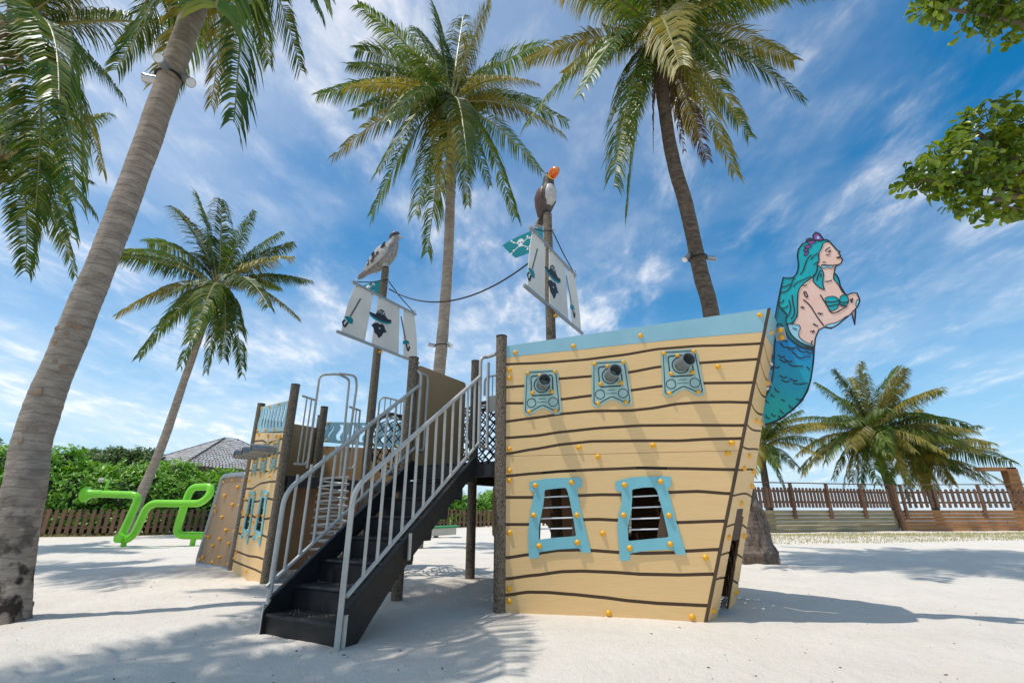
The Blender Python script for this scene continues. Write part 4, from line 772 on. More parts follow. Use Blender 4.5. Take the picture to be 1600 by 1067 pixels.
def mast(am, z1, lab, flag_pts, lab_side, gap):
    p = S(am, HALF)
    m = thing('mast', lab, 'mast', tuple(p), 'ship masts with sails')
    part('pole', 'post_bark', m, lambda b: b.tube([p-UP*.3, p+UP*z1], [.075, .066], 18), True)
    part('pole_collar', 'post_cap', m, lambda b: b.tube([p+UP*(z1-.01), p+UP*(z1+.04)], .05, 14), True)
    fs = lambda u, v, t: S(am+.10+t, HALF+u, v)
    zt, zb_, wt, wb = 4.47, 3.56, .775, .955
    def row(q, v): w = wb+(wt-wb)*v; bow = -.03*math.sin(math.pi*v); return (-w+2*w*q+(bow if q < .1 else -bow if q > .9 else 0), zb_+(zt-zb_)*v)
    sl = None
    for q0, q1 in ((.03, .29), (.37, .72), (.79, .985)):
        P = [row(q0, v/8) for v in range(9)]+[row(q1, v/8) for v in range(8, -1, -1)]
        s_ = part('sail', 'sail_white', m, lambda b: b.slab(P, [], fs, -.004, .004)); 
        def dec(names, mat, nm): 
            for n_ in names: part(nm, mat, s_, lambda b: b.slab(DECAL[n_], [], fs, .0042 if n_ != 'brim' else .0056, .0054 if n_ != 'brim' else .0066))
        if q0 < .1: dec(['blade1'], 'ink_steel', 'sword_blade_print'); dec(['guard1'], 'ink_teal', 'sword_guard_print'); dec(['grip1'], 'ink_black', 'sword_grip_print')
        elif q0 < .5:
            dec(['hat'], 'ink_black', 'hat_print'); dec(['brim'], 'ink_teal', 'hat_brim_print'); dec(['beard'], 'ink_black', 'beard_print')
            hx = sum(q[0] for q in DECAL['hat'])/14; hz = sum(q[1] for q in DECAL['hat'])/14
            def sk(b):
                for dx in (-.075, 0, .075): skull(b, fs, hx-.02+dx, hz+.075, .026, .0057)
            part('skull_print', 'ink_white', s_, sk)
            bx_ = sum(q[0] for q in DECAL['beard'])/14; bz_ = sum(q[1] for q in DECAL['beard'])/14
            part('mouth_print', 'ink_white', s_, lambda b: b.slab([(bx_+.022*math.cos(q*.785), bz_+.02+.011*math.sin(q*.785)) for q in range(8)], [], fs, .0057, .0065))
        else: dec(['blade2'], 'ink_steel', 'sword_blade_print'); dec(['guard2'], 'ink_teal', 'sword_guard_print'); dec(['grip2'], 'ink_black', 'sword_grip_print')
        ib = row(q0+.02, .96); it = row(q1-.02, .96)
        for c_ in (ib, it): part('grommet', 'batten', s_, lambda b: b.tube([fs(c_[0], c_[1], .003), fs(c_[0], c_[1], .012)], .014, 8), True)
    for z, w in ((zt+.01, wt+.03), (zb_-.01, wb+.03)): part('batten', 'batten', m, lambda b: b.bar(fs(-w, z, 0), fs(w, z, 0), .035, .04))
    part('mast_bracket', 'bolt_yellow', m, lambda b: b.tube([S(am, HALF, zb_-.07), S(am+.12, HALF-.02, zb_-.07)], .022, 8), True)
    # flag behind the mast
    ff = lambda u, v, t: S(u, HALF+.02-t, v)
    fl = part('flag', 'flag_teal', m, lambda b: b.slab(smooth2(flag_pts, 0), [], ff, -.005, .005))
    cx = sum(q[0] for q in flag_pts)/len(flag_pts); cz = sum(q[1] for q in flag_pts)/len(flag_pts)
    def skf(b): skull(b, ff, cx-.04, cz+.03, .12, .0055)
    part('skull_print', 'ink_white', fl, skf)
    part('skull_eyes_print', 'flag_teal', fl, lambda b: eyes(b, ff, cx-.04, cz+.03, .12, .0055))
    # hanging cords from the pole to the batten ends
    top = S(am+.07, HALF, zt+.42)
    for w in (-wt, wt): part('cord', 'strap', m, lambda b: b.tube([top, top.lerp(fs(w*.95, zt+.04, 0), .5)-UP*.03, fs(w*.95, zt+.04, 0)], .009, 6), True)
    for q in (top, fs(-wt*.95, zt+.05, 0), fs(wt*.95, zt+.05, 0)): part('shackle', 'lamp_metal', m, lambda b: b.tube([q+Vector((.03*math.cos(i*.7854), 0, .035*math.sin(i*.7854))) for i in range(8)], .008, 5, closed=True), True)
    return m
FLAG_R = [(-.75,4.90),(-.60,4.945),(-.45,4.975),(-.24,5.007),(-.04,5.02),(-.04,4.66),(-.2,4.644),(-.36,4.625),(-.51,4.61),(-.6,4.70)]
FLAG_L = [(x-.03-3.24-.06+.0, z-.06) for x, z in [(-.62, 4.96), (-.4, 4.985), (-.2, 5.0), (-.02, 4.99), (-.02, 4.70), (-.2, 4.72), (-.38, 4.70), (-.5, 4.78)]]
mast(.06, 5.20, 'right mast behind the bow with white pirate sail, teal skull flag and red-beaked bird', FLAG_R, 1, 0)
mast(-3.24, 5.12, 'left mast beside the stairs with white pirate sail under the grey pigeon', FLAG_L, -1, 0)
ra, rb_ = S(-3.16, HALF+.06, 4.72), S(.12, HALF-.35, 4.35)
def rope(b):
    P = []
    for i in range(41):
        t = i/40; p = ra.lerp(rb_, t); P.append(p-UP*(4*t*(1-t)*.48))
    b.tube(P, .012, 6)
o = part('rigging_rope', 'strap', None, rope, True, label='dark sagging rope strung between the two masts', cat='rope')

# ---------------------------------------------------------------- bird statues
def loft(b, secs, n=16, m=0):
    """secs: (centre, axis-normal u*ru, v*rv)"""
    V = []
    for c, u, v in secs:
        for j in range(n):
            a = 2*math.pi*j/n; V.append(Vector(c)+Vector(u)*math.cos(a)+Vector(v)*math.sin(a))
    k = len(secs); F = [(i*n+j, i*n+(j+1) % n, (i+1)*n+(j+1) % n, (i+1)*n+j) for i in range(k-1) for j in range(n)]
    F += [tuple(range(n-1, -1, -1)), tuple((k-1)*n+j for j in range(n))]; b.add(V, F, m)
def body_loft(b, spine, side, n=16, m=0):              # spine: (point, half width, half height)
    secs = []; k = len(spine)
    for i, (p, w, h) in enumerate(spine):
        a = spine[max(0, i-1)][0]; c = spine[min(k-1, i+1)][0]; t = (Vector(c)-Vector(a)).normalized(); u = (side-t*side.dot(t)).normalized(); secs.append((p, u*w, t.cross(u)*h))
    loft(b, secs, n, m)
def bird_left():
    o = S(-3.24, HALF, 5.16); fx = Vector((.97, -.25, 0)).normalized(); sd = UP.cross(fx)
    q = lambda x, z, s=0: o+fx*x+UP*z+sd*s
    t = thing('pigeon_statue', 'grey speckled pigeon statue perched on the left mast', 'bird statue', tuple(o))
    bd = part('body', 'bird_grey', t, lambda b: body_loft(b, [(q(-.55, -.17), .03, .012), (q(-.5, -.135), .075, .028), (q(-.33, -.01), .085, .05), (q(-.2, .08), .13, .11), (q(-.06, .19), .165, .165), (q(.05, .33), .155, .155), (q(.1, .44), .115, .12), (q(.115, .53), .085, .09), (q(.135, .60), .082, .088), (q(.15, .665), .06, .06), (q(.155, .70), .02, .02)], sd), True)
    for s in (-1, 1):
        w = part('wing', 'bird_white', t, lambda b: body_loft(b, [(q(-.42, -.07, s*.05), .01, .02), (q(-.3, .02, s*.10), .022, .07), (q(-.14, .15, s*.145), .03, .125), (q(-.02, .28, s*.15), .03, .125), (q(.06, .39, s*.12), .02, .07)], sd), True)
        def spots(b):
            r2_ = random.Random(3+s)
            for i in range(16):
                x = -.3+.32*r2_.random(); z = .03+(x+.3)*.93+.15*(r2_.random()-.5); c = q(x, z, s*(.168 if x > -.2 else .125)); k = .016+.016*r2_.random()
                b.box(c, fx*k*.8+UP*k, UP*k*.7-fx*k*.4, sd*.012)
        part('wing_spots', 'bird_dark', w, spots)
        part('eye', 'eye_black', t, lambda b: b.tube([q(.165, .63, s*.06), q(.168, .63, s*.085)], .014, 8), True)
    part('crest', 'bird_dark', t, lambda b: body_loft(b, [(q(.05, .52), .05, .03), (q(.09, .60), .092, .07), (q(.145, .655), .092, .085), (q(.185, .645), .07, .07), (q(.21, .635), .03, .03)], sd), True)
    part('beak', 'beak_pale', t, lambda b: body_loft(b, [(q(.2, .625), .035, .035), (q(.245, .605), .022, .022), (q(.29, .575), .006, .006)], sd, 10), True)
    part('foot_block', 'bird_white', t, lambda b: b.tube([q(0, -.01), q(-.02, .12)], [.07, .06], 12), True)
bird_left()
def bird_right():
    o = S(.06, HALF, 5.24); fx = Vector((.55, -.83, 0)).normalized(); sd = UP.cross(fx)
    q = lambda x, z, s=0: o+fx*x+UP*z+sd*s
    t = thing('toucan_statue', 'toucan statue with big red and yellow beak perched on the right mast', 'bird statue', tuple(o))
    part('body', 'bird_dark', t, lambda b: body_loft(b, [(q(-.2, -.12), .05, .015), (q(-.15, -.04), .07, .03), (q(-.07, .08), .105, .075), (q(-.01, .19), .135, .125), (q(.02, .32), .135, .13), (q(.035, .43), .105, .105), (q(.045, .51), .085, .09), (q(.06, .58), .085, .095), (q(.075, .64), .06, .065), (q(.08, .665), .02, .02)], sd), True)
    part('breast', 'bird_white', t, lambda b: body_loft(b, [(q(.04, .1), .05, .03), (q(.07, .19), .10, .075), (q(.095, .31), .105, .08), (q(.09, .41), .08, .06), (q(.08, .465), .03, .03)], sd), True)
    for s in (-1, 1):
        part('wing', 'bird_brown', t, lambda b: body_loft(b, [(q(-.16, -.03, s*.05), .01, .02), (q(-.1, .1, s*.105), .025, .07), (q(-.05, .24, s*.135), .03, .10), (q(-.01, .36, s*.125), .025, .08), (q(.01, .43, s*.09), .015, .03)], sd), True)
        part('eye', 'eye_black', t, lambda b: b.tube([q(.12, .6, s*.06), q(.122, .6, s*.085)], .014, 8), True)
    part('face_patch', 'beak_yellow', t, lambda b: body_loft(b, [(q(.085, .585), .07, .075), (q(.13, .58), .072, .075), (q(.15, .58), .06, .06)], sd), True)
    part('beak', 'beak_red', t, lambda b: body_loft(b, [(q(.12, .59), .06, .07), (q(.16, .605), .072, .09), (q(.215, .605), .07, .088), (q(.26, .585), .048, .062), (q(.285, .555), .015, .022)], sd), True)
    part('tail', 'beak_pale', t, lambda b: body_loft(b, [(q(-.1, -.0), .06, .02), (q(-.2, -.1), .075, .018), (q(-.25, -.15), .06, .012)], sd), True)
bird_right()

# ================================================================ MERMAID FIGUREHEAD
mer = thing('mermaid_figurehead', 'flat painted mermaid figurehead board with teal hair bolted to the prow', 'figurehead', tuple(S(2.45, HALF, 1.7)))
fm_ = lambda u, v, t: S(u, HALF-.02-t, v)
def fprint(name, key, mat, lay, it=1, par=None): return part(name, mat, par or mer, lambda b: b.slab(smooth2(MERMAID[key], it), [], fm_, .0152+lay*.0012-.001, .0152+lay*.0012))
board = part('board', 'board_edge', mer, lambda b: b.slab(MERMAID['board'], [], fm_, -.012, .0145))
fprint('fin_print', 'fin', 'fin_print', 1, par=board); tl = fprint('tail_print', 'tail', 'tail_print', 2, par=board)
fprint('skin_print', 'skin', 'skin_print', 2, 0, board); fprint('hip_scales_print', 'hip', 'hip_print', 3, 1, board); fprint('belt_print', 'belt', 'hair_print', 4, 1, board)
fprint('hair_print', 'hair', 'hair_print', 3, 1, board); fprint('hair_print', 'nape', 'hair_print', 3, 1, board); fprint('hair_print', 'lock', 'hair_print', 4, 1, board)
for k in ('top1', 'top2'): fprint('bikini_print', k, 'hair_print', 4, 1, board)
for i in range(1, 6): fprint('tiara_print', 'crown%d' % i, 'crown_print', 5, 1, board)
for k, m_ in (('lip', 'lip_print'), ('dagger', 'dagger_print'), ('foam1', 'ink_white'), ('foam2', 'ink_white'), ('cuff', 'hip_print'), ('knuckle', 'hip_print'), ('collar', 'hip_print'), ('gem', 'hip_print')): fprint('detail_print', k, m_, 6 if k != 'gem' else 7, 1, board)
fprint('eye_print', 'eye', 'bird_dark', 6, 1, board)
def ink(b):
    for i, l in enumerate(MERMAID['lines']): ribbon(b, smooth2(l, 2, False), .0115, fm_, .0228, .0238+.00002*(i % 7))
    for k, w in (('board', .014), ('hair', .011), ('lock', .010), ('tail', .011), ('crown1', .008), ('crown2', .008), ('crown3', .008), ('crown4', .008), ('crown5', .008), ('top1', .008), ('top2', .008), ('dagger', .008), ('cuff', .007), ('knuckle', .007), ('collar', .006), ('hip', .007), ('nape', .009)):
        P = MERMAID[k]; P = smooth2(P, 1) if k != 'board' else P; ribbon(b, P+[P[0]], w, fm_, .0232, .0241)
part('ink_lines', 'ink_black', board, ink)
def belt(b):
    b0 = MERMAID['belt']; 
    for i in range(22):
        t = i/21; up_ = b0[1:6]; lo_ = [b0[0]]+b0[-1:-6:-1]
        def at(P, t): x = t*(len(P)-1); j = min(int(x), len(P)-2); return (P[j][0]+(P[j+1][0]-P[j][0])*(x-j), P[j][1]+(P[j+1][1]-P[j][1])*(x-j))
        ribbon(b, [at(up_, t), at(lo_, t)], .010, fm_, .0225, .0236)
part('belt_lines', 'ink_black', board, belt)
for (a, z) in ((2.80, 2.73), (2.58, 2.25), (2.45, 1.83)):
    pl = part('mounting_plate', 'clear_plate', mer, lambda b: b.slab([(a-.045, z-.075), (a+.055, z-.075), (a+.055, z+.075), (a-.045, z+.075)], [], fm_, .026, .034))
    for dz in (-.04, .04): bolt(pl, fm_(a+.01, z+dz, .034), -BX, 1.1)
# ================================================================ GREEN TRUMPET TUBE
gr = thing('green_trumpet_sculpture', 'bright green bent tube play trumpet on the sand by the picket fence', 'play sculpture', (-10.7, 14.3, 0))
yy = 14.3
def gp(x, z, d=0): return (x, yy+d, z)
part('tube', 'green_tube', gr, lambda b: b.tube(rounded([gp(-11.95, 1.37), gp(-10.62, 1.33), gp(-10.86, .24), gp(-10.66, .14, -.05), gp(-10.42, .30, -.12), gp(-10.24, 1.11, -.12), gp(-8.78, 1.10, -.12), gp(-8.62, 1.32, -.02), gp(-8.68, 1.57, .06), gp(-9.26, 1.55, .1), gp(-9.34, 1.2, .1), gp(-9.44, .26, .1), gp(-8.4, .25, .1)], .26, 8), .10, 14), True)
bellp = [gp(-11.7, 1.37), gp(-11.9, 1.37), gp(-12.03, 1.36), gp(-12.13, 1.35), gp(-12.2, 1.35)]
part('bell', 'green_tube', gr, lambda b: [b.tube(bellp, [r_-e for r_ in (.104, .106, .12, .165, .215)], 18, False) for e in (0, .012)], True)
part('mouthpiece', 'green_tube', gr, lambda b: b.tube(rounded([gp(-11.65, 1.45), gp(-11.62, 1.72), gp(-11.78, 1.74)], .06), .035, 8), True)
part('mouthpiece_tip', 'beak_pale', gr, lambda b: b.tube([gp(-11.74, 1.74), gp(-11.90, 1.74)], .06, 10), True)
part('valve', 'green_tube', gr, lambda b: b.tube([gp(-10.78, .2, -.22), gp(-10.78, .2, .05)], .12, 14), True)
for x, d in ((-10.74, 0), (-8.9, .1)): part('foot', 'green_tube', gr, lambda b: b.tube([(x, yy+d, -.3), (x, yy+d, .2)], .07, 12), True)

bt_ = thing('play_platform', 'low play platform with green top on the sand behind the stairs', 'play platform', (-2.75, 18.6, 0))
part('platform_top', 'toy_green', bt_, lambda b: b.box((-2.75, 18.6, .34), (.75, .2, .03), (-.1, .45, 0), (0, 0, .03)))
part('platform_base', 'rail_grey', bt_, lambda b: b.box((-2.75, 18.6, .19), (.66, .18, .03), (-.09, .38, 0), (0, 0, .12)))
part('platform_foot', 'rail_grey', bt_, lambda b: b.tube([(-2.75, 18.6, -.2), (-2.75, 18.6, .08)], .09, 10), True)
# ================================================================ FENCES
pk = B(); w, h, t = .065, .88, .011                    # one pointed-round picket
out = [(-w, 0), (w, 0), (w, h-.04), (w*.7, h-.008), (0, h+.012), (-w*.7, h-.008), (-w, h-.04)]
pk.slab(out, [], lambda u, v, q: Vector((u, -q, v)), -t, t); pick_l = pk.mesh('picket', 'fence_brown')
pk = B(); w, h = .072, .86; out = [(-w, 0), (w, 0), (w, h-.05), (w*.85, h-.02), (w*.5, h), (0, h+.008), (-w*.5, h), (-w*.85, h-.02), (-w, h-.05)]
pk.slab(out, [], lambda u, v, q: Vector((u, -q, v)), -t, t); pick_r = pk.mesh('picket', 'fence_right')
def pickets(parent, p, q, me, z0, sp, rg, skip=0):
    p, q = Vector(p), Vector(q); d = (q-p); n = int(d.length/sp); ang = math.atan2(d.y, d.x); nn = Vector((d.y, -d.x, 0)).normalized()
    for i in range(n):
        c = p+d*((i+.5)/n); put('picket', me, parent, loc=(c.x+nn.x*.03, c.y+nn.y*.03, z0+rg.uniform(-.012, .012)), rot=(0, rg.uniform(-.012, .012), ang))
rg = random.Random(8)
LF = [(-21.5, 17.6, 0), (-17.6, 19.1, 0), (-12.4, 21.1, 0), (-3.4, 27.6, 0), (3.0, 29.5, 0)]
lf = thing('picket_fence', 'low brown wooden picket fence in front of the green hedge', 'fence', (-12.4, 21.1, 0))
for p, q in zip(LF, LF[1:]):
    pickets(lf, p, q, pick_l, .08, .225, rg)
    for z in (.3, .74): part('rail', 'fence_brown', lf, lambda b: b.bar(Vector(p)+UP*z, Vector(q)+UP*z, .035, .07))
    n = max(1, int((Vector(q)-Vector(p)).length/2.2))
    for k in range(n): c = Vector(p).lerp(Vector(q), k/n)+Vector((-.06, .1, 0)); part('fence_post', 'fence_brown', lf, lambda b: b.box(c+UP*.35, (.04, 0, 0), (0, .04, 0), (0, 0, .6)))

W0, W2, W3, W4 = Vector((4.5, 20.3, 0)), Vector((18.6, 24.6, 0)), Vector((25.2, 24.0, 0)), Vector((33, 23.3, 0))
def sea_wall(P, Q, mat, label):
    d = (Q-P).normalized(); nn = Vector((d.y, -d.x, 0)); ln = (Q-P).length
    t = thing('retaining_wall', label, 'wall', tuple(P.lerp(Q, .5)))
    nb, nl = 6, max(1, int(ln/3.7))
    for r_ in range(nb):
        off = (r_ % 2)*.5
        for k in range(nl+1):
            a, c = max(0, (k-off)/nl), min(1, (k+1-off)/nl)
            if c-a < .01: continue
            p, q = P+(Q-P)*a+d*.004, P+(Q-P)*c-d*.004; jit = nn*(rg.random()*.012)
            part('board', mat, t, lambda b: b.bar(p+jit+UP*(-.03+.16*r_+.075), q+jit+UP*(-.03+.16*r_+.075), .04, .148))
    return t
def sea_fence(P, Q, label, nposts, sp):
    d = (Q-P).normalized(); nn = Vector((d.y, -d.x, 0))
    t = thing('boardwalk_fence', label, 'fence', tuple(P.lerp(Q, .5)))
    pickets(t, P-nn*.02+nn*.07, Q-nn*.02+nn*.07, pick_r, 1.03, sp, rg)
    for z in (1.27, 1.74): part('rail', 'fence_right', t, lambda b: b.bar(P+nn*.02+UP*z, Q+nn*.02+UP*z, .035, .085))
    part('top_rail', 'fence_right', t, lambda b: b.bar(P+nn*.06+UP*2.1, Q+nn*.06+UP*2.1, .13, .04))
    for k in range(nposts+1):
        c = P.lerp(Q, (k+.03)/nposts if k < nposts else .997); part('fence_post', 'fence_right', t, lambda b: b.box(c+nn*.13+UP*1.32, d*.055, nn*.055, UP*.76))
    return t
sea_wall(W0, W2, 'board_green', 'weathered green-grey timber retaining wall left of the corner post')
sea_wall(W2+Vector((.1, 0, 0)), W4, 'board_orange', 'orange-brown timber retaining wall right of the corner post')
sea_fence(W0, W2, 'brown picket fence above the green-grey timber wall', 7, .205)
sea_fence(W2+Vector((.35, -.02, 0)), W4, 'brown picket fence above the orange-brown timber wall', 4, .255)
part('corner_post', 'fence_right', None, lambda b: b.box(W2+Vector((.12, -.14, .85)), (.07, 0, 0), (0, .07, 0), (0, 0, 1.25)), label='tall dark corner post where the two timber walls meet', cat='post')
sh = thing('timber_frame', 'wooden beach frame with short cross beam behind the right fence', 'wooden frame', (26.1, 25.9, 0))
part('upright', 'board_orange', sh, lambda b: b.box((26.1, 25.9, 1.4), (.24, 0, 0), (0, .2, 0), (0, 0, 1.62)))
for k in range(9): part('upright_slat', 'board_orange', sh, lambda b: b.box((26.1, 25.68, .5+.29*k), (.26, 0, 0), (0, .02, 0), (0, 0, .135)))
part('cross_beam', 'board_orange', sh, lambda b: b.box((25.4, 25.9, 2.95), (.95, 0, 0), (0, .2, 0), (0, 0, .09)))

# dry grass along the foot of the wall and the hedge
def grass(name, label, P, Q, wid, n, hgt, mat, seed):
    rg_ = random.Random(seed); b = B(); d = (Q-P); nn = Vector((d.y, -d.x, 0)).normalized()
    V = []; F = []
    for i in range(n):
        c = P+d*rg_.random()+nn*(.05+wid*rg_.random()**1.5); c.z = gz(c.x, c.y)-.01; a = rg_.random()*6.28; hh = hgt*(.3+.8*rg_.random()); w = .008+.010*rg_.random()
        u = Vector((math.cos(a), math.sin(a), 0)); l = Vector((math.sin(a+1), math.cos(a*2), 0))*hh*.6; k = len(V)
        V += [c-u*w, c+u*w, c+l*.4+UP*hh*.7+u*w*.6, c+l+UP*hh]; F += [(k, k+1, k+2), (k, k+2, k+3)]
    put(name, mesh(name, V, F, mat), label=label, cat='grass', kind='stuff')
grass('dry_grass', 'dry yellowish grass along the foot of the timber walls', W0+Vector((0, -.1, 0)), W4, 5.2, 17000, .085, 'grass_dry', 4)
grass('grass_verge', 'thin yellow-green weeds at the foot of the picket fence', Vector(LF[0]), Vector(LF[3]), .7, 5000, .14, 'grass_dry', 9)

# ================================================================ HEDGE AND SHRUBS
def leaf_cloud(name, pts, dirs, size, mat, seed, per=8, wid=.36, parent=None, fold=.25):
    """rosettes of real leaves: pts centres, dirs outward"""
    rs = np.random.default_rng(seed); n = len(pts); P = np.repeat(np.asarray(pts), per, 0); Dm = np.repeat(np.asarray(dirs), per, 0); N = n*per
    r = rs.normal(size=(N, 3)); r -= Dm*(r*Dm).sum(1)[:, None]; r /= np.linalg.norm(r, axis=1)[:, None]+1e-9
    out = r*.95+Dm*rs.uniform(.15, .9, (N, 1)); out /= np.linalg.norm(out, axis=1)[:, None]
    side = np.cross(out, Dm); side /= np.linalg.norm(side, axis=1)[:, None]+1e-9; up = np.cross(side, out)
    Ls = size*rs.uniform(.6, 1.25, (N, 1)); P = P+rs.normal(size=(N, 3))*size*.25
    wv_ = wid*rs.uniform(.75, 1.2, (N, 1)); cup = rs.uniform(.02, .12, (N, 1))
    a = P+out*Ls*.06; c1 = P+out*Ls*.38-up*Ls*fold*.10; c2 = P+out*Ls*.78-up*Ls*(fold*.14+.03); e = P+out*Ls*.97-up*Ls*.12
    l1 = P+out*Ls*.38+side*Ls*wv_*.33+up*Ls*cup; r1 = P+out*Ls*.38-side*Ls*wv_*.33+up*Ls*cup; l2 = P+out*Ls*.76+side*Ls*wv_*.5+up*Ls*(cup-.05); r2_ = P+out*Ls*.76-side*Ls*wv_*.5+up*Ls*(cup-.05)
    V = np.stack([a, l1, c1, r1, l2, c2, r2_, e], 1).reshape(-1, 3); k = np.arange(N)[:, None]*8
    F = np.concatenate([k+np.array([t_]) for t_ in ([0, 1, 2], [0, 2, 3], [1, 4, 5], [1, 5, 2], [2, 5, 6], [2, 6, 3], [4, 7, 5], [5, 7, 6])], 0)
    me = bpy.data.meshes.new(name); me.vertices.add(len(V)); me.vertices.foreach_set('co', V.ravel()); me.loops.add(len(F)*3); me.loops.foreach_set('vertex_index', F.ravel().astype(np.int32))
    me.polygons.add(len(F)); me.polygons.foreach_set('loop_start', np.arange(0, len(F)*3, 3, dtype=np.int32)); me.materials.append(MAT[mat]); me.update(calc_edges=True); me.validate()
    return put(name, me, parent)
def blob_points(blobs, n, seed, lo=.75, hi=1.08, flat=-.35):
    rs = random.Random(seed); P, Dm = [], []; wts = [bl[3]**2 for bl in blobs]
    while len(P) < n:
        x, y, z, r = rs.choices(blobs, wts)[0]; d = Vector((rs.gauss(0, 1), rs.gauss(0, 1), rs.gauss(0, 1))).normalized()
        if d.z < flat: continue
        p = Vector((x, y, z))+d*r*rs.uniform(lo, hi)
        if any((p-Vector(o[:3])).length < o[3]*.7 for o in blobs): continue
        P.append(tuple(p)); dd = (d+UP*.5).normalized(); Dm.append(tuple(dd))
    return P, Dm
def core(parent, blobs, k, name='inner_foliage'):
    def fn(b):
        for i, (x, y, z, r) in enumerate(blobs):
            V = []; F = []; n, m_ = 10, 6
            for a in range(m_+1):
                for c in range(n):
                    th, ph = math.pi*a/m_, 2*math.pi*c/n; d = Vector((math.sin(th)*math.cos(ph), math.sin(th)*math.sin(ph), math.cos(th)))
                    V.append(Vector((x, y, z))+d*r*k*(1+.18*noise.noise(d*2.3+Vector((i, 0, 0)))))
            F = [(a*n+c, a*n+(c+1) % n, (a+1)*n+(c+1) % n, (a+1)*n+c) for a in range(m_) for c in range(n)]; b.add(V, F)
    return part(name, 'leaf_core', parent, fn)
rs = random.Random(11)
hb = []; hp = [Vector((-22.5, 19.0, 0)), Vector((-17.9, 20.6, 0)), Vector((-12.8, 22.6, 0)), Vector((-6, 27.2, 0)), Vector((0, 31, 0))]; htop = [3.2, 2.95, 2.3, 1.75, 1.7]
for i in range(4):
    n = 6
    for k in range(n):
        t = k/n; p = hp[i].lerp(hp[i+1], t); tz = htop[i]+(htop[i+1]-htop[i])*t+rs.uniform(-.4, .35)
        hb.append((p.x+rs.uniform(-.2, .2), p.y+.5+rs.uniform(0, .4), tz-.95, .95)); hb.append((p.x, p.y-.05+rs.uniform(-.1, .15), tz*.55, .85)); hb.append((p.x+.4, p.y-.1, .55, .75))
hedge = thing('hedge', 'dense bright green leafy hedge behind the low picket fence', 'hedge', (-15, 22, 0))
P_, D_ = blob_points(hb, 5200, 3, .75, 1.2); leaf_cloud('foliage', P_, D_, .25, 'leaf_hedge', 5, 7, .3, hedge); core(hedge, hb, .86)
def shrub_tree(name, label, blobs, mat, n, size, seed, base, cat='tree'):
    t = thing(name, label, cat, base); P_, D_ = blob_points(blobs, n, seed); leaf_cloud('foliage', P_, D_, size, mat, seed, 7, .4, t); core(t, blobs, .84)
    part('trunk', 'twig', t, lambda b: b.tube([Vector(base)-UP*.2, Vector((base[0]+.1, base[1], blobs[0][2]))], [.16, .08], 8), True); return t
shrub_tree('background_tree', 'darker rounded tree top showing above the hedge left of the roof', [(-24, 29, 2.9, 1.4), (-22.4, 29.5, 3.1, 1.3), (-21.4, 29, 2.7, 1.1), (-25.8, 29.5, 3.0, 1.3), (-23.2, 28.6, 3.3, 1.0), (-27.2, 29.5, 2.8, 1.2)], 'leaf_back', 1500, .24, 21, (-23.5, 29.2, 0))
shrub_tree('background_tree', 'dark bushy tree top at the far left edge behind the hedge', [(-27, 24, 3.0, 1.5), (-28.8, 24.5, 3.3, 1.5), (-25.6, 24, 2.6, 1.1)], 'leaf_back', 900, .24, 22, (-27.5, 24.3, 0))

# ================================================================ HOUSE WITH SHINGLED HIP ROOF
K0 = Vector((-20.6, 30.8, 3.62)); hu = Vector((.45, .893, 0)).normalized(); hw = Vector((-hu.y, hu.x, 0)); LU, LW = 10.0, 7.2
apex0, apex1 = K0+hu*4.6+hw*3.6+UP*2.4, K0+hu*5.6+hw*3.6+UP*2.4
house = thing('shingled_house', 'low dark house with grey shingled hip roof behind the hedge', 'house', (K0.x+hu.x*5+hw.x*3.6, K0.y+hu.y*5+hw.y*3.6, 0))
c00, c10, c11, c01 = K0, K0+hu*LU, K0+hu*LU+hw*LW, K0+hw*LW
def inset(v): return K0+hu*(LU/2)+hw*(LW/2)+(v-(K0+hu*(LU/2)+hw*(LW/2)))*.86
part('wall', 'wall_dark', house, lambda b: b.add([Vector((p.x, p.y, z)) for z in (0, 3.5) for p in map(inset, (c00, c10, c11, c01))], [(0, 1, 5, 4), (1, 2, 6, 5), (2, 3, 7, 6), (3, 0, 4, 7)]))
roof = part('roof', 'wall_dark', house, lambda b: b.add([c00, c10, c11, c01, apex0, apex1], [(0, 1, 5, 4), (1, 2, 5), (2, 3, 4, 5), (3, 0, 4)]))
for p, q in ((c00, c10), (c10, c11), (c11, c01), (c01, c00)): part('fascia', 'fascia', roof, lambda b: b.bar(p-UP*.17, q-UP*.17, .06, .30))
rq = random.Random(2)
def shingles(b, e0, e1, t0, t1):
    n = 15; nrm = (e1-e0).cross(t0-e0).normalized()
    if nrm.z < 0: nrm = -nrm
    for r_ in range(n):
        v0, v1 = r_/n-.012, (r_+1.25)/n
        v1 = min(v1, 1); ln = ((e1-e0)*(1-v0)+(t1-t0)*v0).length; m_ = max(1, int(ln/.24)); off = rq.random()*.5
        for k in range(m_+1):
            a, c = max(0, (k-off)/m_)+.004, min(1, (k+1-off)/m_)-.004
            if c-a < .006: continue
            def at(u, v): return (e0*(1-u)+e1*u)*(1-v)+(t0*(1-u)+t1*u)*v
            dr = rq.random()*.012; h0 = .045+rq.random()*.03
            p, q, r3, s3 = at(a, v0-dr), at(c, v0-dr), at(c, v1), at(a, v1)
            V = [p+nrm*h0, q+nrm*h0, r3+nrm*.012, s3+nrm*.012, p+nrm*.008, q+nrm*.008]
            b.add(V, [(0, 1, 2, 3), (4, 5, 1, 0), (4, 0, 3), (1, 5, 2)])
o = part('roof_shingles', 'shingle', roof, lambda b: [shingles(b, *q) for q in ((c00, c10, apex0, apex1), (c10, c11, apex1, apex1), (c11, c01, apex1, apex0), (c01, c00, apex0, apex0))]); o['kind'] = 'stuff'
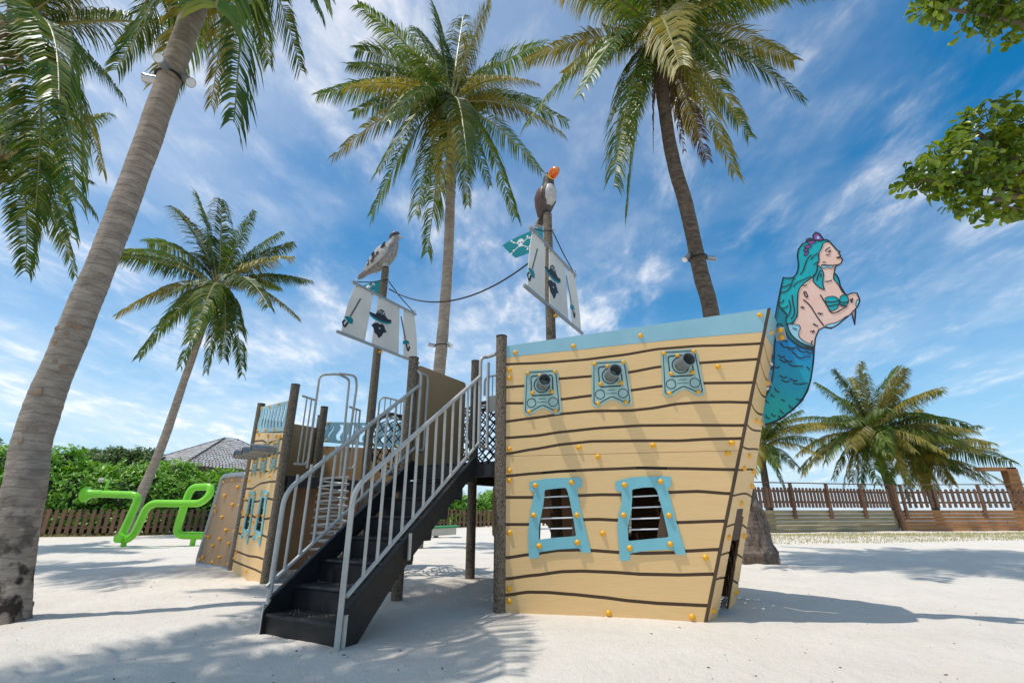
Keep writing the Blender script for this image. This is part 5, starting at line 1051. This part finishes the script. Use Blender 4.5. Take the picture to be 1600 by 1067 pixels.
for p, q in ((c00, apex0), (c10, apex1), (c11, apex1), (c01, apex0), (apex0, apex1)): part('ridge_cap', 'wall_dark', roof, lambda b: b.bar(p+UP*.07, q+UP*.09, .09, .04))

# ================================================================ PALMS
def frond_mesh(vec, seed, dead=False, leaf=None, lod=1.0, droop=1.0):
    rs = random.Random(seed); vec = Vector(vec); ln = vec.length
    if ln > 5.6: vec = vec*(5.6/ln); ln = 5.6
    low = max(0, -vec.z/ln); hor = math.hypot(vec.x, vec.y)/ln
    rise = ln*(.10+.26*low+.14*hor)
    ctl = vec*.42+UP*rise; P = lambda t: ctl*(2*t*(1-t))+vec*(t*t)
    T = lambda t: (ctl*(2*(1-2*t))+vec*(2*t)).normalized()
    V = []; F = []; M = []
    leaf = (leaf or .235)*ln*(1 if ln > 2.5 else 1.15); twist = rs.uniform(-.5, .5)
    hz = Vector((vec.x, vec.y, 0)); side0 = (hz.cross(UP).normalized() if hz.length > .2 else Vector((1, 0, 0)))
    n = 12; nsd = 5                                    # rachis
    for i in range(n+1):
        t = i/n; tt = T(max(.001, t)); s = (side0-tt*side0.dot(tt)).normalized(); u = s.cross(tt); r = (.042*(1-t)**1.3+.007)*(ln/4.5)
        for j in range(nsd): a = 6.283*j/nsd; V.append(P(t)+(s*math.cos(a)*1.25+u*math.sin(a)*.8)*r)
    for i in range(n):
        for j in range(nsd): F.append((i*nsd+j, i*nsd+(j+1) % nsd, (i+1)*nsd+(j+1) % nsd, (i+1)*nsd+j)); M.append(1)
    cnt = int(150*lod)
    for sg in (-1, 1):
        for i in range(cnt):
            t = .16+.84*(i+rs.random()*.5)/cnt; tt = T(t); s = (side0-tt*side0.dot(tt)).normalized(); u = s.cross(tt)
            if u.z < 0: u = -u
            ca, sa = math.cos(twist*t), math.sin(twist*t); s2 = s*ca+u*sa; u2 = u*ca-s*sa
            prof = min(1, .45+(t-.16)*2.6)*(1-.62*max(0, (t-.45)/.55)**1.6); L_ = leaf*prof*rs.uniform(.85, 1.1)
            lf = noise.noise((t*7, seed*.37, sg*3.1)); fw = .38+.75*t**1.5+.35*lf; d = (s2*sg+tt*fw+u2*(.22-.1*t)+Vector((rs.gauss(0, .07), rs.gauss(0, .07), rs.gauss(0, .06)))).normalized()
            if rs.random() < (.30 if dead else .05) or (not dead and noise.noise((t*16, seed*.7, sg*9.)) > .42): continue
            w = (.0135 if lod >= .95 else .019)*(ln/4.5+.25)*rs.uniform(.8, 1.15)
            p = P(t); g = Vector((0, 0, -1)); dr = (.7+1.0*rs.random()+.5*max(0, lf))*droop*(1.9 if dead else 1)
            wd = (tt-d*tt.dot(d)).normalized(); wd = (wd*.8+u2*.45*sg*(1 if rs.random() < .5 else -.4)).normalized()
            k = len(V); q = p; segs = (.0, .30, .33, .37); wp = (.55, 1.0, .72)
            V += [q-wd*w*wp[0], q+wd*w*wp[0]]
            for j in (1, 2, 3):
                dd = (d+g*dr*(j-1)*.75*(.6+.4*abs(d.x)+.2)).normalized(); q = q+dd*L_*segs[j]
                if j < 3: V += [q-wd*w*wp[j], q+wd*w*wp[j]]
                else: V.append(q)
            F += [(k, k+1, k+3, k+2), (k+2, k+3, k+5, k+4), (k+4, k+5, k+6)]; M += [0, 0, 0]
    return V, F, M
def trunk_mesh(pts, radii, ring=.10, n=20, step=.05, flare=0, rough=.02, seed=0):
    """tapered trunk along a smooth curve with leaf-scar rings"""
    P = [Vector(p) for p in pts]; C = []                # Catmull-Rom
    for i in range(len(P)-1):
        a, b_, c, d = P[max(0, i-1)], P[i], P[i+1], P[min(len(P)-1, i+2)]; m_ = max(2, int((c-b_).length/step))
        for k in range(m_):
            t = k/m_; C.append(((b_*2)+(c-a)*t+(a*2-b_*5+c*4-d)*t*t+(b_*3-a-c*3+d)*t**3)*.5)
    C.append(P[-1]); tot = len(C); V = []; F = []; s = 0
    for i, c in enumerate(C):
        if i: s += (C[i]-C[i-1]).length
        u = i/(tot-1)*(len(radii)-1); j = min(int(u), len(radii)-2); r = radii[j]+(radii[j+1]-radii[j])*(u-j)
        r += flare*math.exp(-s/.22); ph = (s/ring+.25*noise.noise((s*3, seed, 0))) % 1; rr = r*(1+.035*(1-ph)**2-.012)
        for q in range(n):
            a = 6.2832*q/n; nz_ = rough*noise.noise((math.cos(a)*1.7+seed, math.sin(a)*1.7, s*2.2))+(rough*1.8*noise.noise((math.cos(a)*5, math.sin(a)*5+seed, s*6))*math.exp(-s/.8))
            if flare: nz_ += flare*.5*math.exp(-s/.25)*noise.noise((math.cos(a)*3, math.sin(a)*3, seed))
            V.append((c.x+math.cos(a)*rr*(1+nz_/max(r, .05)), c.y+math.sin(a)*rr*(1+nz_/max(r, .05)), c.z))
    F = [(i*n+q, i*n+(q+1) % n, (i+1)*n+(q+1) % n, (i+1)*n+q) for i in range(tot-1) for q in range(n)]+[tuple((tot-1)*n+q for q in range(n))]
    return V, F
def palm(key, label, pts, radii, tmat='trunk_grey', lod=1.0, extra=0, dead=0, yellow=.18, seed=1, flare=.06, group='coconut palms', leaf=None, base_mat=None, nuts=4, flen=4.2):
    c0, tips = PALM[key]; c0 = Vector(c0); rs = random.Random(seed); base = Vector(pts[0])
    t = thing('palm_tree', label, 'palm tree', (base.x, base.y, 0), group)
    V, F = trunk_mesh(list(pts)+[tuple(c0)], radii, flare=flare, seed=seed, n=24 if lod >= 1 else 12, step=.045 if lod >= 1 else .12, rough=.012)
    tr = put('trunk', mesh('trunk', V, F, tmat, True), t)
    tips = [Vector(v) for v in tips]
    for i in range(extra):
        a = rs.random()*6.28; e = rs.uniform(-.5, 1.0); tips.append(Vector((math.cos(a)*math.cos(e), math.sin(a)*math.cos(e), math.sin(e)))*flen*rs.uniform(.85, 1.05))
    for i, v in enumerate(tips):
        y = rs.random() < yellow
        V, F, M = frond_mesh(v, seed*100+i, False, leaf, lod)
        br = v.z < -.8*v.length and v.y > -.6 and key[0] == 'P' and len(key) == 2 and key[1] in '1234' and rs.random() < .35
        me = mesh('frond', [c0+q for q in V], F, ['frond_dead' if br else 'frond_yellow' if y else 'frond_green', 'rachis'], False, M); put('frond', me, t)
    for i in range(dead):
        a = rs.random()*6.28; v = Vector((math.cos(a)*.55, math.sin(a)*.55, -rs.uniform(2.2, 3.6))); V, F, M = frond_mesh(v, seed*100+60+i, True, .12, lod*.6)
        put('dead_frond', mesh('dead_frond', [c0-UP*.15+q for q in V], F, ['frond_dead', 'fibre'], False, M), t)
    for i in range(7 if lod >= .8 else 3):             # flower sprays between the frond bases
        a = rs.random()*6.28; v = Vector((math.cos(a)*.8, math.sin(a)*.8, rs.uniform(-.5, .45))); V, F, M = frond_mesh(v, seed*100+80+i, False, .3, .22, 1.5)
        put('flower_spray', mesh('flower_spray', [c0-UP*.1+q for q in V], F, ['spray', 'rachis'], False, M), t)
    def heart(b):
        b.tube([c0-UP*.75, c0-UP*.35, c0, c0+UP*.35], [radii[-1]*1.02, radii[-1]*1.7, radii[-1]*1.5, .03], 12)
    part('crown_heart', 'fibre', t, heart, True)
    for i in range(nuts):
        a = rs.random()*6.28; c = c0+Vector((math.cos(a)*.26, math.sin(a)*.26, -.32-.25*rs.random())); r_ = .11+.03*rs.random()
        part('coconut', 'coconut', t, lambda b: body_loft(b, [(c-UP*r_, .02, .02), (c-UP*r_*.6, r_*.65, r_*.65), (c, r_*.85, r_*.85), (c+UP*r_*.6, r_*.6, r_*.6), (c+UP*r_, .02, .02)], Vector((1, 0, 0)), 10), True)
    return t, tr
P1PTS = [(-4.45, 4.8, -.25), (-4.53, 4.8, .1), (-4.63, 4.8, .58), (-4.70, 4.8, 1.18), (-4.78, 4.8, 1.82), (-4.64, 4.8, 3.64), (-4.60, 4.8, 4.45), (-4.56, 4.8, 5.4), (-4.54, 4.8, 6.53), (-4.48, 4.8, 7.8)]
p1, tr1 = palm('P1', 'thick grey palm trunk nearest the camera at the left with spotlights strapped on', P1PTS, [.185, .168, .152, .142, .137, .137, .138, .138, .138, .138, .138], seed=3, flare=.06, dead=1, nuts=3)
palm('PC', 'palm with large drooping crown at the top left corner', [(-11.3, 7.6, -.2), (-11.2, 7.6, 5)], [.2, .16, .14], seed=5, extra=4, yellow=.25, lod=.95)
palm('PB', 'palm at the far left edge partly hidden behind the nearest crown', [(-16.2, 12, -.2), (-16, 12, 5)], [.2, .16, .14], seed=6, extra=4, lod=.9)
palm('P2', 'leaning palm rising beside the green trumpet and the hedge', [(-14.25, 19.0, -.2), (-14.12, 19, 1.2), (-13.72, 19, 3.46), (-13.36, 19, 6.9)], [.21, .165, .145, .135, .125], seed=7, dead=1, extra=8, lod=.85, yellow=.12)
p3, _ = palm('P3', 'tall slim palm behind the stairs between the two masts', [(-2.5, 13, -.2), (-2.3, 13, 1.6), (-2.06, 13, 4.7), (-1.97, 13, 7.9), (-2.0, 13, 10.7)], [.23, .185, .165, .155, .15, .14], seed=8, dead=3, extra=12, lod=1.0, yellow=.2, nuts=6)
p4, _ = palm('P4', 'tall palm rising behind the bow with its flared root by the prow', [(4.24, 9.2, -.25), (4.2, 9.2, .8), (4.17, 9.2, 2.2), (4.16, 9.2, 4.8), (4.07, 9.2, 5.7), (3.96, 9.2, 7.4), (3.78, 9.2, 9.1), (3.79, 9.2, 11.6)], [.29, .24, .20, .165, .16, .155, .15, .15, .145], tmat='trunk_brown', seed=9, dead=4, extra=12, flare=.2, yellow=.25, nuts=6)
palm('R1', 'bushy young palm in the middle of the three beyond the right fence', [(20.65, 27, -.5), (20.5, 27, 1.5), (20.38, 27, 3.2)], [.25, .22, .2, .18], tmat='trunk_brown', seed=10, extra=20, flen=4.4, lod=.9, yellow=.4, flare=.05, leaf=.27, nuts=3)
palm('R2', 'low palm with yellowing fronds rightmost beyond the right fence', [(24.85, 29.5, -.5), (24.7, 29.5, 1.5), (24.6, 29.5, 2.8)], [.25, .2, .19, .17], tmat='trunk_brown', seed=12, extra=16, flen=4.0, lod=.75, yellow=.7, flare=.05, leaf=.28, nuts=2)
palm('R3', 'small palm just right of the prow beyond the fence', [(12.7, 25, -.5), (12.75, 25, 1.5), (12.78, 25, 3)], [.22, .18, .17, .15], tmat='trunk_brown', seed=13, extra=14, flen=3.2, lod=.7, yellow=.35, flare=.05, leaf=.28, nuts=2)
PALM['PX'] = ((-6.6, .6, 9.2), [])
palm('PX', 'palm standing behind the viewer whose fronds shade the near sand', [(-6.8, .4, -.2), (-6.7, .5, 4)], [.22, .17, .15], seed=14, extra=20, lod=.8)
# orange lichen patches on the nearest trunk
rl = random.Random(4)
for i in range(14):
    z = 1.3+rl.random()*1.6; a = -.85+rl.uniform(-.7, .6); r0 = .018+.022*rl.random()
    c = min(tr1.data.vertices, key=lambda v: (v.co.z-z)**2+(math.atan2(v.co.y-4.8, v.co.x+4.76)-a)**2*.05).co.copy()
    nn = Vector((math.cos(a), math.sin(a), 0)); sd = Vector((-nn.y, nn.x, 0))
    V = [c+nn*.006]+[c+nn*.001+(sd*math.cos(q*.6283)+UP*math.sin(q*.6283)*1.2)*r0*(1+.5*noise.noise((q*1.3, i, 0))) for q in range(10)]
    put('lichen_patch', mesh('lichen_patch', V, [(0, 1+q, 1+(q+1) % 10) for q in range(10)], 'lichen'), tr1)
# shaggy root of the bow palm
ro = part('root_mat', 'root', p4, lambda b: b.add(*trunk_mesh([(4.26, 9.16, -.2), (4.25, 9.18, .35), (4.22, 9.2, .9), (4.19, 9.2, 1.35)], [.40, .36, .29, .21], ring=.07, n=30, step=.035, flare=.10, rough=.07, seed=4)), False)
part('root_mat', 'root', p1, lambda b: b.add(*trunk_mesh([(-4.45, 4.79, -.2), (-4.49, 4.8, -.02), (-4.52, 4.8, .14)], [.215, .19, .155], ring=.06, n=40, step=.02, flare=.05, rough=.05, seed=9)))
def shag(b):
    rf = random.Random(77)
    for i in range(420):
        a = rf.random()*6.283; z = .02+1.3*rf.random(); r = .40-.15*z/1.3+.01; c = Vector((4.25-.04*z+math.cos(a)*r, 9.17+math.sin(a)*r, z)); o_ = Vector((math.cos(a), math.sin(a), 0)); sd = Vector((-o_.y, o_.x, 0)); l = .05+.12*rf.random(); w = .004+.006*rf.random()
        b.add([c-sd*w, c+sd*w, c+o_*(.02+.03*rf.random())-UP*l+sd*rf.uniform(-.03, .03)], [(0, 1, 2)])
o = part('root_fibres', 'root', p4, shag); o['kind'] = 'stuff'
# spotlights strapped to trunks
def spotlights(c, r, label, dirs, sc=1.0):
    t = thing('trunk_spotlights', label, 'spotlight', tuple(c))
    c = Vector(c)
    part('strap', 'strap', t, lambda b: b.tube([c+Vector((math.cos(i*.3927)*r, math.sin(i*.3927)*r, .012*math.sin(i))) for i in range(16)], .017, 6, closed=True), True)
    for a, dv in dirs:
        o_ = c+Vector((math.cos(a)*(r+.07*sc), math.sin(a)*(r+.07*sc), .0)); d = Vector(dv).normalized()
        part('bracket', 'strap', t, lambda b: b.bar(c+Vector((math.cos(a)*r, math.sin(a)*r, 0)), o_, .035*sc, .03*sc))
        h = part('lamp_housing', 'lamp_metal', t, lambda b: b.tube([o_-d*.1*sc, o_-d*.06*sc, o_+d*.10*sc, o_+d*.13*sc], [.035*sc, .055*sc, .055*sc, .066*sc], 14), True)
        part('lens', 'lamp_glass', h, lambda b: b.tube([o_+d*.131*sc, o_+d*.135*sc], .056*sc, 14), True)
    return t
spotlights((-4.55, 4.8, 6.33), .15, 'three grey spotlights strapped around the nearest left palm trunk', [(-1.25, (.25, -1, -.35)), (.1, (.8, -.2, -.75)), (3.0, (-1, -.1, .15))], 1.0)
spotlights((-2.04, 13, 5.39), .175, 'pair of small spotlights strapped to the slim palm behind the stairs', [(-.4, (.7, -.5, -.7)), (3.3, (-.9, -.3, .1))])
spotlights((4.05, 9.2, 6.1), .19, 'pair of small spotlights strapped to the tall palm behind the bow', [(0, (1, -.3, -.3)), (3.4, (-.7, -.3, -.8))])

# ================================================================ BROADLEAF TREE on the right
bt = thing('broadleaf_tree', 'broadleaf tree whose leafy branches hang in at the upper right', 'tree', (13.0, 7.5, 0))
tw = random.Random(6)
for x, y, z, r in BLOB:
    for k in range(3):
        d = Vector((tw.gauss(0, 1), tw.gauss(0, 1), tw.gauss(0, .7))).normalized()*r*.95; c = Vector((x, y, z)); part('twig', 'twig', bt, lambda b: b.tube([c+Vector((.5, 0, -.15)), c, c+d], [.018, .012, .004], 5), True)
part('trunk', 'twig', bt, lambda b: b.tube([(13.0, 7.5, -.3), (12.9, 7.5, 2.5), (12.6, 7.4, 5), (12.4, 7.2, 7.5), (12.2, 7, 9.5)], [.32, .26, .22, .16, .1], 12), True)
for q in ([(12.6, 7.4, 5), (11.2, 7.4, 6.3), (9.8, 7.4, 6.9), (8.4, 7.4, 6.9)], [(12.4, 7.2, 7.5), (11, 6.8, 8.8), (9.6, 6.5, 9.6), (8.2, 6.4, 9.9)], [(9.8, 7.4, 6.9), (9.2, 7.3, 7.4), (8.9, 7.3, 7.8)], [(10.4, 7.4, 6.6), (9.4, 7.4, 6.4), (8.9, 7.4, 6.3)]):
    part('limb', 'twig', bt, lambda b: b.tube(q, [.09, .06, .04, .018][:len(q)], 8), True)
extra_b = [(14, 7.5, 9.5, 1.5), (15.3, 7, 8.5, 1.6), (15.2, 8.6, 8.8, 1.4), (15, 8.5, 10.3, 1.4), (13.3, 6.6, 11.6, 1.1), (14, 6, 9, 1.2)]
P_, D_ = blob_points([(x, y, z, r*.86) for x, y, z, r in BLOB], 620, 31, .3, 1.3, -.8); leaf_cloud('foliage', P_, D_, .21, 'leaf_broad', 7, 7, .48, bt)
P_, D_ = blob_points(extra_b, 900, 32, .4, 1.1, -.8); leaf_cloud('foliage', P_, D_, .22, 'leaf_broad', 8, 7, .5, bt)
P_, D_ = blob_points([(9.63, 7.4, 6.6, .25)], 12, 33, .4, 1.0, -.8); leaf_cloud('young_leaves', P_, D_, .17, 'leaf_yellow', 9, 6, .5, bt)
